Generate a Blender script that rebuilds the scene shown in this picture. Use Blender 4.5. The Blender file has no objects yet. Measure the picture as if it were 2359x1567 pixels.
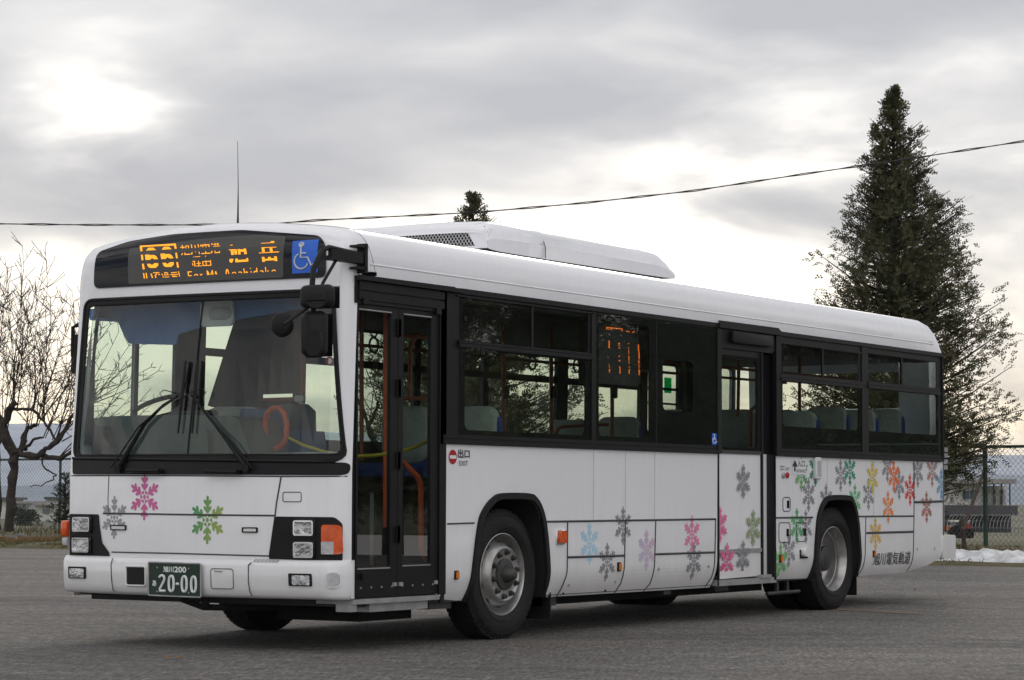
import bpy, bmesh, math, random
from math import sin, cos, pi, sqrt, radians
from mathutils import Vector, Matrix
from mathutils.geometry import tessellate_polygon
random.seed(7)
sc = bpy.context.scene
col = sc.collection

# ------------------------------------------------------------------ camera
CAM = Vector((-15.08705, -9.61838, 1.04069)); TH, PT, RO, FPX = .566620, .0656378, .0027788, 5546.13
W0, H0 = 2359, 1567
FW = Vector((cos(TH)*cos(PT), sin(TH)*cos(PT), sin(PT)))
RT = Vector((sin(TH), -cos(TH), 0)); UP = RT.cross(FW)
RT2 = RT*cos(RO) + UP*sin(RO); UP2 = UP*cos(RO) - RT*sin(RO)
cd = bpy.data.cameras.new('camera'); cam = bpy.data.objects.new('camera', cd); col.objects.link(cam)
cd.sensor_width = 36; cd.lens = 36*FPX/W0; cd.clip_end = 8000; cd.clip_start = .1
cam.matrix_world = Matrix(((RT2.x, UP2.x, -FW.x, CAM.x), (RT2.y, UP2.y, -FW.y, CAM.y), (RT2.z, UP2.z, -FW.z, CAM.z), (0, 0, 0, 1)))
sc.camera = cam
def ray(u, v): return FW + RT2*((u-W0/2)/FPX) - UP2*((v-H0/2)/FPX)
def at(u, v, D): return CAM + ray(u, v)*D
def S(u, v, y=0.0):
    d = ray(u, v); t = (y-CAM.y)/d.y; p = CAM + d*t; return (p.x, p.z)
def Q(u, v, x):
    d = ray(u, v); t = (x-CAM.x)/d.x; p = CAM + d*t; return Vector((x, p.y, p.z))
def ground(u, v, z=0):
    d = ray(u, v); t = (z-CAM.z)/d.z; return CAM + d*t

# ------------------------------------------------------------------ world, sun, exposure
SUN_EL, SUN_AZ = radians(24), TH - radians(9)          # azimuth as heading angle in the xy plane
wd = bpy.data.worlds.new('World'); sc.world = wd; wd.use_nodes = True
def dirv(u, v): return ray(u, v).normalized()
def build_world():
    nt = wd.node_tree; nt.nodes.clear(); N = nt.nodes.new; L = nt.links.new
    out = N('ShaderNodeOutputWorld'); bg = N('ShaderNodeBackground'); bg.inputs[1].default_value = .1
    L(bg.outputs[0], out.inputs[0])
    sky = N('ShaderNodeTexSky'); sky.sky_type = 'NISHITA'; sky.sun_disc = False
    sky.sun_elevation = SUN_EL; sky.sun_rotation = pi/2 - SUN_AZ; sky.air_density = 1.0; sky.dust_density = 1.5
    tc = N('ShaderNodeTexCoord')
    nrm = N('ShaderNodeVectorMath'); nrm.operation = 'NORMALIZE'; L(tc.outputs['Generated'], nrm.inputs[0])
    D = nrm.outputs[0]
    sep = N('ShaderNodeSeparateXYZ'); L(D, sep.inputs[0])
    def m(op, a, b=None, clamp=False):
        n = N('ShaderNodeMath'); n.operation = op; n.use_clamp = clamp
        for i, x in enumerate((a, b)):
            if x is None: continue
            if isinstance(x, (int, float)): n.inputs[i].default_value = x
            else: L(x, n.inputs[i])
        return n.outputs[0]
    def glow(d, power, k):
        n = N('ShaderNodeVectorMath'); n.operation = 'DOT_PRODUCT'; L(D, n.inputs[0]); n.inputs[1].default_value = d
        e = m('EXPONENT', m('MULTIPLY', m('SUBTRACT', n.outputs['Value'], 1.0), power))
        return m('MULTIPLY', e, k)
    zc = m('MAXIMUM', sep.outputs[2], -.02)
    den = m('ADD', zc, .34)
    cx = N('ShaderNodeCombineXYZ')
    L(m('DIVIDE', sep.outputs[0], den), cx.inputs[0]); L(m('DIVIDE', sep.outputs[1], den), cx.inputs[1]); L(m('MULTIPLY', sep.outputs[2], 5.0), cx.inputs[2])
    def noise(scale, detail, rough, off=0, dist=0):
        mp = N('ShaderNodeMapping'); mp.inputs['Location'].default_value = (off, off*.7, off*.3); L(cx.outputs[0], mp.inputs[0])
        n = N('ShaderNodeTexNoise'); n.inputs['Scale'].default_value = scale; n.inputs['Detail'].default_value = detail
        n.inputs['Roughness'].default_value = rough; n.inputs['Distortion'].default_value = dist; L(mp.outputs[0], n.inputs[0]); return n.outputs[0]
    n1 = noise(1.75, 7, .44, 3.1, .35); n2 = noise(4.6, 7, .50, 9.0, .3); n3 = noise(2.0, 7, .52, 21.0, .4)
    g = m('ADD', glow(dirv(1800, 470), 300, .44), glow(dirv(2330, 380), 420, .22))
    g = m('ADD', g, glow(dirv(200, 285), 2600, .62)); g = m('ADD', g, glow(dirv(340, 300), 4200, .36))
    g = m('ADD', g, glow(dirv(1650, 560), 500, .34)); g = m('ADD', g, glow(dirv(60, 930), 420, .95)); g = m('ADD', g, glow(dirv(1000, 1020), 140, .26))
    g = m('ADD', g, m('MULTIPLY', m('EXPONENT', m('MULTIPLY', m('ABSOLUTE', m('SUBTRACT', sep.outputs[2], .028)), -26.0)), .30))
    base = m('ADD', m('MULTIPLY', m('SUBTRACT', n1, .5), 2.3), m('MULTIPLY', m('SUBTRACT', n2, .5), 1.0))
    g = m('MULTIPLY', g, m('ADD', m('MULTIPLY', m('SUBTRACT', n2, .5), 3.0), 1.0))
    val = m('ADD', base, m('ADD', g, .20), clamp=True)
    cr = N('ShaderNodeValToRGB'); L(val, cr.inputs[0])
    el = cr.color_ramp.elements
    el[0].position = .0; el[0].color = (.50, .51, .55, 1); el[1].position = 1.0; el[1].color = (1.25, 1.2, 1.13, 1)
    e = el.new(.30); e.color = (.60, .605, .63, 1); e = el.new(.60); e.color = (.78, .775, .78, 1); e = el.new(.82); e.color = (1.0, .98, .955, 1)
    # warm band close to the horizon on the sun's side
    wm = N('ShaderNodeMix'); wm.data_type = 'RGBA'; wm.blend_type = 'MULTIPLY'
    hz = m('MULTIPLY', m('EXPONENT', m('MULTIPLY', m('ABSOLUTE', m('SUBTRACT', sep.outputs[2], .03)), -20.0)), .9)
    L(hz, wm.inputs[0]); L(cr.outputs[0], wm.inputs[6]); wm.inputs[7].default_value = (1.16, 1.0, .74, 1)
    # away from the sun: darker blue grey clouds with blue gaps
    back = N('ShaderNodeVectorMath'); back.operation = 'DOT_PRODUCT'; L(D, back.inputs[0]); back.inputs[1].default_value = (cos(SUN_AZ), sin(SUN_AZ), .0)
    bk = N('ShaderNodeMapRange'); bk.interpolation_type = 'SMOOTHSTEP'; L(back.outputs['Value'], bk.inputs[0]); bk.inputs[1].default_value = .75; bk.inputs[2].default_value = -.35
    cr2 = N('ShaderNodeValToRGB'); L(n3, cr2.inputs[0]); e2 = cr2.color_ramp.elements
    e2[0].position = .40; e2[0].color = (.46, .48, .56, 1); e2[1].position = .60; e2[1].color = (1.55, 1.50, 1.42, 1)
    bank = m('SUBTRACT', 1.0, glow(Vector((-.82, .53, .17)).normalized(), 16, .46))      # unseen dark patch added to the sky ahead, dims windscreen reflections
    db = N('ShaderNodeMix'); db.data_type = 'RGBA'; db.blend_type = 'MULTIPLY'; db.inputs[0].default_value = 1; L(cr2.outputs[0], db.inputs[6])
    cb = N('ShaderNodeCombineXYZ'); [L(bank, cb.inputs[i]) for i in range(3)]; L(cb.outputs[0], db.inputs[7])
    mx = N('ShaderNodeMix'); mx.data_type = 'RGBA'; L(bk.outputs[0], mx.inputs[0]); L(wm.outputs[2], mx.inputs[6]); L(db.outputs[2], mx.inputs[7])
    sc10 = N('ShaderNodeMix'); sc10.data_type = 'RGBA'; sc10.blend_type = 'MULTIPLY'; sc10.inputs[0].default_value = 1
    L(mx.outputs[2], sc10.inputs[6]); sc10.inputs[7].default_value = (10, 10, 10, 1)
    # blue sky through the gaps on the far side
    gap = N('ShaderNodeMapRange'); L(n3, gap.inputs[0]); gap.inputs[1].default_value = .47; gap.inputs[2].default_value = .38
    gm = m('MULTIPLY', m('MULTIPLY', gap.outputs[0], bk.outputs[0], True), .85)
    fin = N('ShaderNodeMix'); fin.data_type = 'RGBA'; L(gm, fin.inputs[0]); L(sc10.outputs[2], fin.inputs[6]); L(sky.outputs[0], fin.inputs[7])
    L(fin.outputs[2], bg.inputs[0])
build_world()
sl = bpy.data.lights.new('sun', 'SUN'); sl.energy = .7; sl.angle = radians(14); sl.color = (1, .93, .82)
so = bpy.data.objects.new('sun', sl); col.objects.link(so); so.location = (20, 10, 30)
sd = Vector((cos(SUN_AZ)*cos(SUN_EL), sin(SUN_AZ)*cos(SUN_EL), sin(SUN_EL)))
so.rotation_euler = sd.to_track_quat('Z', 'Y').to_euler()
sc.view_settings.view_transform = 'Standard'; sc.view_settings.look = 'None'; sc.view_settings.exposure = .15; sc.view_settings.gamma = 1
sc.cycles.max_bounces = 10; sc.cycles.transparent_max_bounces = 24; sc.cycles.use_denoising = True

# ------------------------------------------------------------------ materials
def srgb(r, g, b):
    f = lambda c: c/12.92 if c <= .04045 else ((c+.055)/1.055)**2.4
    return (f(r/255), f(g/255), f(b/255))
def pmat(name, c, rough=.5, metal=0, var=0, scale=5, bump=0, bscale=60, coat=0, c2=None, spec=.5, trans=0):
    m = bpy.data.materials.new(name); m.use_nodes = True; nt = m.node_tree; p = nt.nodes['Principled BSDF']
    p.inputs['Base Color'].default_value = (*c, 1); p.inputs['Roughness'].default_value = rough; p.inputs['Metallic'].default_value = metal
    p.inputs['Coat Weight'].default_value = coat; p.inputs['Coat Roughness'].default_value = .05; p.inputs['Specular IOR Level'].default_value = spec
    N = nt.nodes.new; L = nt.links.new
    if var or bump:
        tc = N('ShaderNodeTexCoord')
    if var:
        n = N('ShaderNodeTexNoise'); n.inputs['Scale'].default_value = scale; n.inputs['Detail'].default_value = 6; n.inputs['Roughness'].default_value = .6; L(tc.outputs['Object'], n.inputs[0])
        r = N('ShaderNodeValToRGB'); L(n.outputs[0], r.inputs[0]); e = r.color_ramp.elements
        d = c2 or tuple(x*(1-var) for x in c)
        e[0].position = .32; e[0].color = (*d, 1); e[1].position = .68; e[1].color = (*c, 1); L(r.outputs[0], p.inputs['Base Color'])
    if bump:
        n = N('ShaderNodeTexNoise'); n.inputs['Scale'].default_value = bscale; n.inputs['Detail'].default_value = 5; L(tc.outputs['Object'], n.inputs[0])
        b = N('ShaderNodeBump'); b.inputs['Strength'].default_value = bump; b.inputs['Distance'].default_value = .02; L(n.outputs[0], b.inputs['Height']); L(b.outputs[0], p.inputs['Normal'])
    return m
def emat(name, c, s):
    m = bpy.data.materials.new(name); m.use_nodes = True; nt = m.node_tree; p = nt.nodes['Principled BSDF']
    p.inputs['Base Color'].default_value = (.02, .01, 0, 1); p.inputs['Emission Color'].default_value = (*c, 1); p.inputs['Emission Strength'].default_value = s
    return m
def glass(name, tint, k=1.8, rough=0):
    m = bpy.data.materials.new(name); m.use_nodes = True; nt = m.node_tree; nt.nodes.clear(); N = nt.nodes.new; L = nt.links.new
    out = N('ShaderNodeOutputMaterial'); mx = N('ShaderNodeMixShader'); tr = N('ShaderNodeBsdfTransparent'); gl = N('ShaderNodeBsdfGlossy')
    tr.inputs[0].default_value = (*tint, 1); gl.inputs['Roughness'].default_value = rough
    ge = N('ShaderNodeNewGeometry'); dt = N('ShaderNodeVectorMath'); dt.operation = 'DOT_PRODUCT'; L(ge.outputs['Normal'], dt.inputs[0]); L(ge.outputs['Incoming'], dt.inputs[1])
    def mm(op, a, b):
        n = N('ShaderNodeMath'); n.operation = op
        for i, x in enumerate((a, b)):
            if isinstance(x, (int, float)): n.inputs[i].default_value = x
            elif x is not None: L(x, n.inputs[i])
        return n.outputs[0]
    a = mm('ABSOLUTE', dt.outputs['Value'], None); f = mm('POWER', mm('SUBTRACT', 1.0, a), 5.0)
    F = mm('MINIMUM', mm('MULTIPLY', mm('ADD', mm('MULTIPLY', f, .96), .04), k), .95)
    L(F, mx.inputs[0]); L(tr.outputs[0], mx.inputs[1]); L(gl.outputs[0], mx.inputs[2]); L(mx.outputs[0], out.inputs[0])
    return m
def paint():
    m = pmat('white_paint', (.80, .805, .84), .24, coat=.7)
    nt = m.node_tree; p = nt.nodes['Principled BSDF']; N = nt.nodes.new; L = nt.links.new
    tc = N('ShaderNodeTexCoord'); mp = N('ShaderNodeMapping'); mp.inputs['Scale'].default_value = (6, 6, .5); L(tc.outputs['Object'], mp.inputs[0])
    n = N('ShaderNodeTexNoise'); n.inputs['Scale'].default_value = 3; n.inputs['Detail'].default_value = 7; L(mp.outputs[0], n.inputs[0])
    n2 = N('ShaderNodeTexNoise'); n2.inputs['Scale'].default_value = 2.2; n2.inputs['Detail'].default_value = 6; L(tc.outputs['Object'], n2.inputs[0])
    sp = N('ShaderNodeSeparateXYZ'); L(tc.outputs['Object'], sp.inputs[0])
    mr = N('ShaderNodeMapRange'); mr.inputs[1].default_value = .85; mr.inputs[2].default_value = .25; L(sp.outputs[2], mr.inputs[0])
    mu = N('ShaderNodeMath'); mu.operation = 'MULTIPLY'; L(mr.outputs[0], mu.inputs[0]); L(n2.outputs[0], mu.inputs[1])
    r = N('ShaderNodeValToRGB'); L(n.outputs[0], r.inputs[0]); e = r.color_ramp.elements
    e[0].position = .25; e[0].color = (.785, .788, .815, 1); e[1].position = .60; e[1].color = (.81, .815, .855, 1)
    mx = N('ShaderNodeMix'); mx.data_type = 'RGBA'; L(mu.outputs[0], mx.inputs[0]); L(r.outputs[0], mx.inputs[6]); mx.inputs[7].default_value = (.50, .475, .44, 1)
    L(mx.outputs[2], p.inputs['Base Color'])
    nb = N('ShaderNodeTexNoise'); nb.inputs['Scale'].default_value = 1.6; nb.inputs['Detail'].default_value = 2; L(tc.outputs['Object'], nb.inputs[0])
    bp = N('ShaderNodeBump'); bp.inputs['Strength'].default_value = .25; bp.inputs['Distance'].default_value = .02; L(nb.outputs[0], bp.inputs['Height']); L(bp.outputs[0], p.inputs['Normal']); L(bp.outputs[0], p.inputs['Coat Normal'])
    return m
M = {}
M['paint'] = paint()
M['black'] = pmat('black_trim', (.010, .010, .012), .42, var=.3, scale=3, spec=.22)
M['gloss_black'] = pmat('gloss_black', (.006, .006, .008), .08, spec=.35)
M['matt_black'] = pmat('matt_black', (.010, .010, .011), .55, var=.4, scale=9, spec=.25)
M['rubber'] = pmat('rubber', (.013, .013, .014), .62, var=.35, scale=6, bump=.2, bscale=40, spec=.25)
M['tyre'] = pmat('tyre_rubber', (.018, .0175, .0175), .75, var=.45, scale=7, bump=.5, bscale=55, spec=.3)
M['void'] = pmat('underbody_black', (.008, .008, .008), .9)
M['joint'] = pmat('panel_joint', (.42, .42, .43), .6)
M['seam'] = pmat('seam_dark', (.05, .05, .055), .7)
M['steel'] = pmat('wheel_steel', (.46, .46, .465), .34, .7, var=.5, scale=7, c2=(.27, .26, .25))
M['galv'] = pmat('dull_metal', (.42, .42, .43), .45, .5, var=.3, scale=8)
M['darkmetal'] = pmat('dark_metal', (.07, .068, .066), .5, .4, var=.4, scale=9)
M['chrome'] = pmat('chrome', (.75, .75, .77), .12, 1)
M['amber'] = pmat('amber_lens', srgb(226, 88, 10), .18, var=.35, scale=25, coat=.6)
M['amber2'] = pmat('amber_marker', srgb(214, 118, 16), .25, coat=.5)
M['red'] = pmat('red_plastic', srgb(170, 28, 36), .3)
M['lens'] = pmat('lamp_lens', (.62, .63, .66), .13, .85, var=.5, scale=7, bump=.8, bscale=13, coat=1)
M['lens2'] = pmat('frosted_lens', (.55, .55, .57), .2, .2, var=.3, scale=20, bump=.3, bscale=120, coat=.8)
M['blue'] = pmat('sign_blue', srgb(28, 98, 205), .35)
M['signwhite'] = pmat('sign_white', (.72, .74, .76), .4)
M['signgrey'] = pmat('sign_symbol_grey', (.52, .54, .58), .4)
M['ink'] = pmat('decal_ink', (.02, .02, .03), .45)
M['inkgrey'] = pmat('decal_grey_ink', (.055, .058, .068), .45)
M['plate'] = pmat('plate_green', srgb(18, 44, 30), .35)
M['led'] = emat('led_amber', (1.0, .36, .015), 1.35)
M['ledred'] = emat('led_orange', (1.0, .20, .02), 1.0)
M['screen'] = pmat('led_screen', (.055, .053, .05), .25)
M['glass_side'] = glass('glass_side', (.69, .77, .715), 2.6)
M['glass_front'] = glass('glass_front', (.80, .89, .85), 1.55)
M['orange_rail'] = pmat('orange_rail', srgb(182, 76, 42), .4)
M['brown_rail'] = pmat('brown_rail', srgb(128, 62, 44), .45)
M['seatcover'] = pmat('white_seat_cover', (.36, .385, .375), .85, var=.2, scale=12)
M['seatblue'] = pmat('blue_seat_fabric', (.02, .05, .22), .9)
M['interior'] = pmat('interior_grey', (.10, .105, .105), .7, var=.2, scale=4)
M['interior_dark'] = pmat('interior_dark', (.035, .035, .037), .75)
M['visor'] = pmat('visor_blue', (.075, .16, .38), .6)
M['bluebox'] = pmat('fare_box_blue', (.06, .085, .17), .6)
M['yellow'] = pmat('yellow_strap', (.42, .34, .03), .5)
M['dash'] = pmat('dashboard_grey', (.085, .10, .095), .7, var=.25, scale=5)
M['plastic_white'] = pmat('white_plastic', (.62, .63, .64), .4)
M['green_sign'] = glass('green_notice', (.03, .50, .25), 1.0)

# ------------------------------------------------------------------ helpers
def tag(o, label=None, cat=None, group=None, kind=None):
    for k, v in (('label', label), ('category', cat), ('group', group), ('kind', kind)):
        if v: o[k] = v
    return o
def empty(name, loc, label=None, cat=None, group=None):
    o = bpy.data.objects.new(name, None); col.objects.link(o); o.location = loc; o.empty_display_size = .3
    return tag(o, label, cat, group)
def link(name, me, mat, parent=None, smooth=None):
    o = bpy.data.objects.new(name, me); col.objects.link(o)
    if mat is not None and not me.materials: me.materials.append(mat if not isinstance(mat, str) else M[mat])
    if parent is not None:
        o.parent = parent
        if parent.type == 'EMPTY': o.location = -Vector(parent.location)
    if smooth is not None:
        me.shade_smooth()
        if smooth < 179: me.set_sharp_from_angle(angle=radians(smooth))
    return o
class MB:
    def __init__(s): s.v = []; s.f = []
    def poly(s, pts):
        b = len(s.v); s.v += [tuple(p) for p in pts]; s.f.append(list(range(b, b+len(pts)))); return s
    def box(s, a, b, bev=0):
        x0, y0, z0 = (min(a[i], b[i]) for i in range(3)); x1, y1, z1 = (max(a[i], b[i]) for i in range(3))
        n = len(s.v); s.v += [(x, y, z) for x in (x0, x1) for y in (y0, y1) for z in (z0, z1)]
        s.f += [[n+i for i in q] for q in ((0, 1, 3, 2), (4, 6, 7, 5), (0, 4, 5, 1), (2, 3, 7, 6), (0, 2, 6, 4), (1, 5, 7, 3))]; return s
    def tube(s, path, r, n=8, caps=True, closed=False, flat=1.0):
        P = [Vector(p) for p in path]; K = len(P); rr = r if isinstance(r, (list, tuple)) else [r]*K
        rings = []; prev = None
        for i in range(K):
            a = P[(i-1) % K] if (closed or i > 0) else P[i]; b = P[(i+1) % K] if (closed or i < K-1) else P[i]
            t = (b-a)
            if t.length < 1e-9: t = Vector((0, 0, 1))
            t.normalize()
            if prev is None:
                q = Vector((0, 0, 1)) if abs(t.z) < .9 else Vector((1, 0, 0)); nv = t.cross(q).normalized()
            else:
                nv = prev - t*prev.dot(t); nv = nv.normalized() if nv.length > 1e-6 else t.orthogonal().normalized()
            prev = nv; bv = t.cross(nv); base = len(s.v)
            for k in range(n):
                an = 2*pi*k/n; s.v.append(tuple(P[i] + nv*(cos(an)*rr[i]) + bv*(sin(an)*rr[i]*flat)))
            rings.append(base)
        for i in range(K if closed else K-1):
            a, b = rings[i], rings[(i+1) % K]
            for k in range(n): s.f.append([a+k, a+(k+1) % n, b+(k+1) % n, b+k])
        if caps and not closed:
            s.f.append([rings[0]+k for k in range(n)][::-1]); s.f.append([rings[-1]+k for k in range(n)])
        return s
    def lathe_y(s, c, prof, n=48):       # prof: (y offset, radius), axis along y
        base = len(s.v)
        for (dy, r) in prof:
            for k in range(n):
                a = 2*pi*k/n; s.v.append((c[0]+r*cos(a), c[1]+dy, c[2]+r*sin(a)))
        for i in range(len(prof)-1):
            for k in range(n):
                a, b = base+i*n, base+(i+1)*n; s.f.append([a+k, a+(k+1) % n, b+(k+1) % n, b+k])
        return s
    def rbox(s, c, size, axes, rad, thick, seg=4, dome=False):
        # rounded slab: size (w,h) in axes (Vector u, Vector v), extruded 'thick' along u x v
        u, v = axes; w, h = size[0]/2, size[1]/2; n = u.cross(v).normalized(); ring = []
        for (sx, sy, a0) in ((1, 1, 0), (-1, 1, 90), (-1, -1, 180), (1, -1, 270)):
            for k in range(seg+1):
                a = radians(a0 + 90*k/seg); ring.append((sx*(w-rad)+rad*cos(a), sy*(h-rad)+rad*sin(a)))
        c = Vector(c); m = len(ring); lv = [(0, .96), (thick*.3, 1), (thick*.75, .93), (thick, .74)] if dome else [(0, .94), (thick*.15, 1), (thick*.85, 1), (thick, .94)]; base = len(s.v)
        for (d, k) in lv:
            for (a, b) in ring: s.v.append(tuple(c + u*(a*k) + v*(b*k) + n*d))
        for i in range(3):
            for k in range(m): s.f.append([base+i*m+k, base+i*m+(k+1) % m, base+(i+1)*m+(k+1) % m, base+(i+1)*m+k])
        s.f.append([base+k for k in range(m)][::-1]); s.f.append([base+3*m+k for k in range(m)]); return s
    def mesh(s, name):
        me = bpy.data.meshes.new(name); me.from_pydata(s.v, [], s.f); me.validate(); 
        bm = bmesh.new(); bm.from_mesh(me); bmesh.ops.recalc_face_normals(bm, faces=bm.faces); bm.to_mesh(me); bm.free(); return me
    def build(s, name, mat, parent=None, smooth=None): return link(name, s.mesh(name), mat, parent, smooth)
def part(name, mat, parent, smooth=None, **kw):
    mb = MB()
    for k, v in kw.items():
        for args in v: getattr(mb, k)(*args)
    return mb.build(name, mat, parent, smooth)
def rrect(a0, a1, b0, b1, r, seg=5):
    out = []
    for (cx_, cy_, s0) in ((a1-r, b1-r, 0), (a0+r, b1-r, 90), (a0+r, b0+r, 180), (a1-r, b0+r, 270)):
        for k in range(seg+1):
            t = radians(s0+90*k/seg); out.append((cx_+r*cos(t), cy_+r*sin(t)))
    return out
def rpoly(pts, r, seg=4):        # round the corners of a polygon
    out = []; n = len(pts)
    for i in range(n):
        p = Vector(pts[i]).to_2d() if len(pts[i]) > 2 else Vector(pts[i]); a = Vector(pts[i-1]); b = Vector(pts[(i+1) % n])
        da = (a-p); db = (b-p); rr = min(r, da.length*.45, db.length*.45); A = p+da.normalized()*rr; B = p+db.normalized()*rr
        for k in range(seg+1):
            t = k/seg; out.append(tuple(A*(1-t)**2 + p*(2*t*(1-t)) + B*t*t))
    return out
def flat_bm(polys, cuts_a=(), cuts_b=()):
    bm = bmesh.new()
    for pl in polys:
        loops = pl if isinstance(pl[0][0], (tuple, list)) else [pl]
        flat = [p for l in loops for p in l]; vs = [bm.verts.new((p[0], p[1], 0)) for p in flat]
        for tri in tessellate_polygon([[Vector((p[0], p[1], 0)) for p in l] for l in loops]):
            try: bm.faces.new([vs[i] for i in tri])
            except ValueError: pass
    for c in cuts_a: bmesh.ops.bisect_plane(bm, geom=bm.verts[:]+bm.edges[:]+bm.faces[:], plane_co=(c, 0, 0), plane_no=(1, 0, 0))
    for c in cuts_b: bmesh.ops.bisect_plane(bm, geom=bm.verts[:]+bm.edges[:]+bm.faces[:], plane_co=(0, c, 0), plane_no=(0, 1, 0))
    return bm
def flat_obj(name, polys, fn, mat, parent, cuts_a=(), cuts_b=(), thick=0, nrm=None, smooth=None):
    bm = flat_bm(polys, cuts_a, cuts_b)
    if thick:                      # real thickness: extrude before mapping
        g = bmesh.ops.extrude_face_region(bm, geom=bm.faces[:])
        for v in [x for x in g['geom'] if isinstance(x, bmesh.types.BMVert)]: v.co.z = thick
    for v in bm.verts: v.co = fn(v.co.x, v.co.y, v.co.z)
    bmesh.ops.recalc_face_normals(bm, faces=bm.faces)
    if not thick and nrm is not None:
        for f in bm.faces:
            if f.normal.dot(nrm) < 0: f.normal_flip()
    me = bpy.data.meshes.new(name); bm.to_mesh(me); bm.free(); me.validate()
    return link(name, me, mat, parent, smooth)
# --- bus side skin (near side y = 0, outward -y)
BUSW = 2.49
def yskin(z): return .075*max(0, (.52-z)/.24)**2
def ycorner(x): e = min(.999, max(0, (x-8.315)/.26)); return .26*(1-sqrt(1-e*e))
def side(off=0.0): return lambda x, z, d=0: Vector((x, yskin(z)+ycorner(x)-off-d, z))
SZ = [.29, .31, .33, .36, .38, .41, .44, .47, .50, .52]
def side_obj(name, polys, mat, parent, off=0.0, thick=0.0, smooth=None, **kw):
    return flat_obj(name, polys, side(off), mat, parent, cuts_b=SZ, thick=thick, nrm=Vector((0, -1, 0)), smooth=smooth, **kw)
# --- bus front skin
def plan(y):
    y = min(max(y, 0), BUSW); d = min(y, BUSW-y)
    if d < .12: return -2.11 + .14*(1-sqrt(max(0, 1-((.12-d)/.12)**2)))
    s = (y-1.245)/1.125; return -2.22 + .11*s*s
PROF = [(0, 2.547), (0, 2.585), (.003, 2.68), (.012, 2.75), (.030, 2.805), (.06, 2.848), (.10, 2.871), (.16, 2.886), (.25, 2.901), (.4, 2.919), (.7, 2.950), (1.0, 2.968), (1.245, 2.975)]
PROF = PROF + [(BUSW-a, b) for a, b in PROF[-2::-1]]
def zroof(y):
    y = min(max(y, 0), BUSW); y = min(y, BUSW-y); h = PROF[1:13]
    for (a, b), (c, d) in zip(h, h[1:]):
        if a <= y <= c: return b + (d-b)*(y-a)/max(1e-6, c-a)
    return 2.975
def lean(y, z):
    s = min(1, abs(y-1.245)/1.245); return (.15-.10*s*s)*min(1, max(0, (z-1.2)/1.27))
def capx(y, z, zr):
    q = min(1, max(0, (z-2.47)/max(.02, zr-2.47))); return .20*(1-(1-q**3.6)**(1/2.4))
def fx(y, z): return plan(y) + lean(y, z) + (capx(y, z, zroof(y)) if z > 2.47 else 0)
def tum(y, z): return y - .02*min(1, max(0, (z-1.2)/1.25))*(max(0, y)/BUSW)**3
def pnorm(y):
    e = .004; a, b = max(0, y-e), min(BUSW, y+e); t = Vector((plan(b)-plan(a), b-a)).normalized(); return Vector((-t.y, t.x))
def front(off=0.0):
    def g(y, z, d=0):
        n = pnorm(y); return Vector((fx(y, z)+n.x*(off+d), tum(y, z)+n.y*(off+d), z))
    return g
def hit(u, v, surf):       # first meeting of a sight line with a front surface x = surf(y, z), in skin coordinates
    d = ray(u, v)
    def g(y):
        t = (y-CAM.y)/d.y; p = CAM+d*t; return p.x-surf(y, p.z), p.z
    y0 = 0.0
    if g(0)[0] >= 0: return (0.0, g(0)[1])
    n = 400
    for k in range(1, n+1):
        y1 = BUSW*k/n
        if g(y1)[0] >= 0:
            for _ in range(30):
                m_ = (y0+y1)/2
                if g(m_)[0] >= 0: y1 = m_
                else: y0 = m_
            return (y1, g(y1)[1])
        y0 = y1
    return (BUSW, g(BUSW)[1])
def Fp(u, v):
    y, z = hit(u, v, lambda y, z: fx(y + .02*min(1, max(0, (z-1.2)/1.25))*(y/BUSW)**3, z)); return (min(BUSW, y + .02*min(1, max(0, (z-1.2)/1.25))*(y/BUSW)**3), z)
def dens(pts, n=10, closed=False):
    out = []; P = list(pts) + ([pts[0]] if closed else [])
    for a, b in zip(P, P[1:]):
        for k in range(n): t = k/n; out.append((a[0]+(b[0]-a[0])*t, a[1]+(b[1]-a[1])*t))
    return out if closed else out+[P[-1]]
FY = [.003, .012, .025, .045, .07, .1]; FY = FY + [BUSW-a for a in FY] + [.12+2.25*k/24 for k in range(25)]
FZ = [.7, .8, .9, 1.0, 1.1, 1.2, 1.4, 1.7, 2.0, 2.2, 2.35, 2.47, 2.55, 2.62, 2.68, 2.73, 2.77, 2.81, 2.84, 2.87, 2.90]
def front_obj(name, polys, mat, parent, off=0.0, thick=0.0, smooth=None):
    return flat_obj(name, polys, front(off), mat, parent, FY, FZ, thick, Vector((-1, 0, 0)), smooth)
def ftube(pts, r, off=0.0, n=6, closed=False):
    f = front(off); return [f(*p) for p in pts]
def text2d(s, bold=0.0):
    c = bpy.data.curves.new('t', 'FONT'); c.body = s; c.offset = bold; c.resolution_u = 3; o = bpy.data.objects.new('t', c); col.objects.link(o)
    bpy.context.view_layer.update(); me = bpy.data.meshes.new_from_object(o.evaluated_get(bpy.context.evaluated_depsgraph_get()))
    vs = [(v.co.x, v.co.y) for v in me.vertices]; fs = [list(p.vertices) for p in me.polygons]
    bpy.data.objects.remove(o); bpy.data.curves.remove(c); bpy.data.meshes.remove(me); return vs, fs
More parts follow.
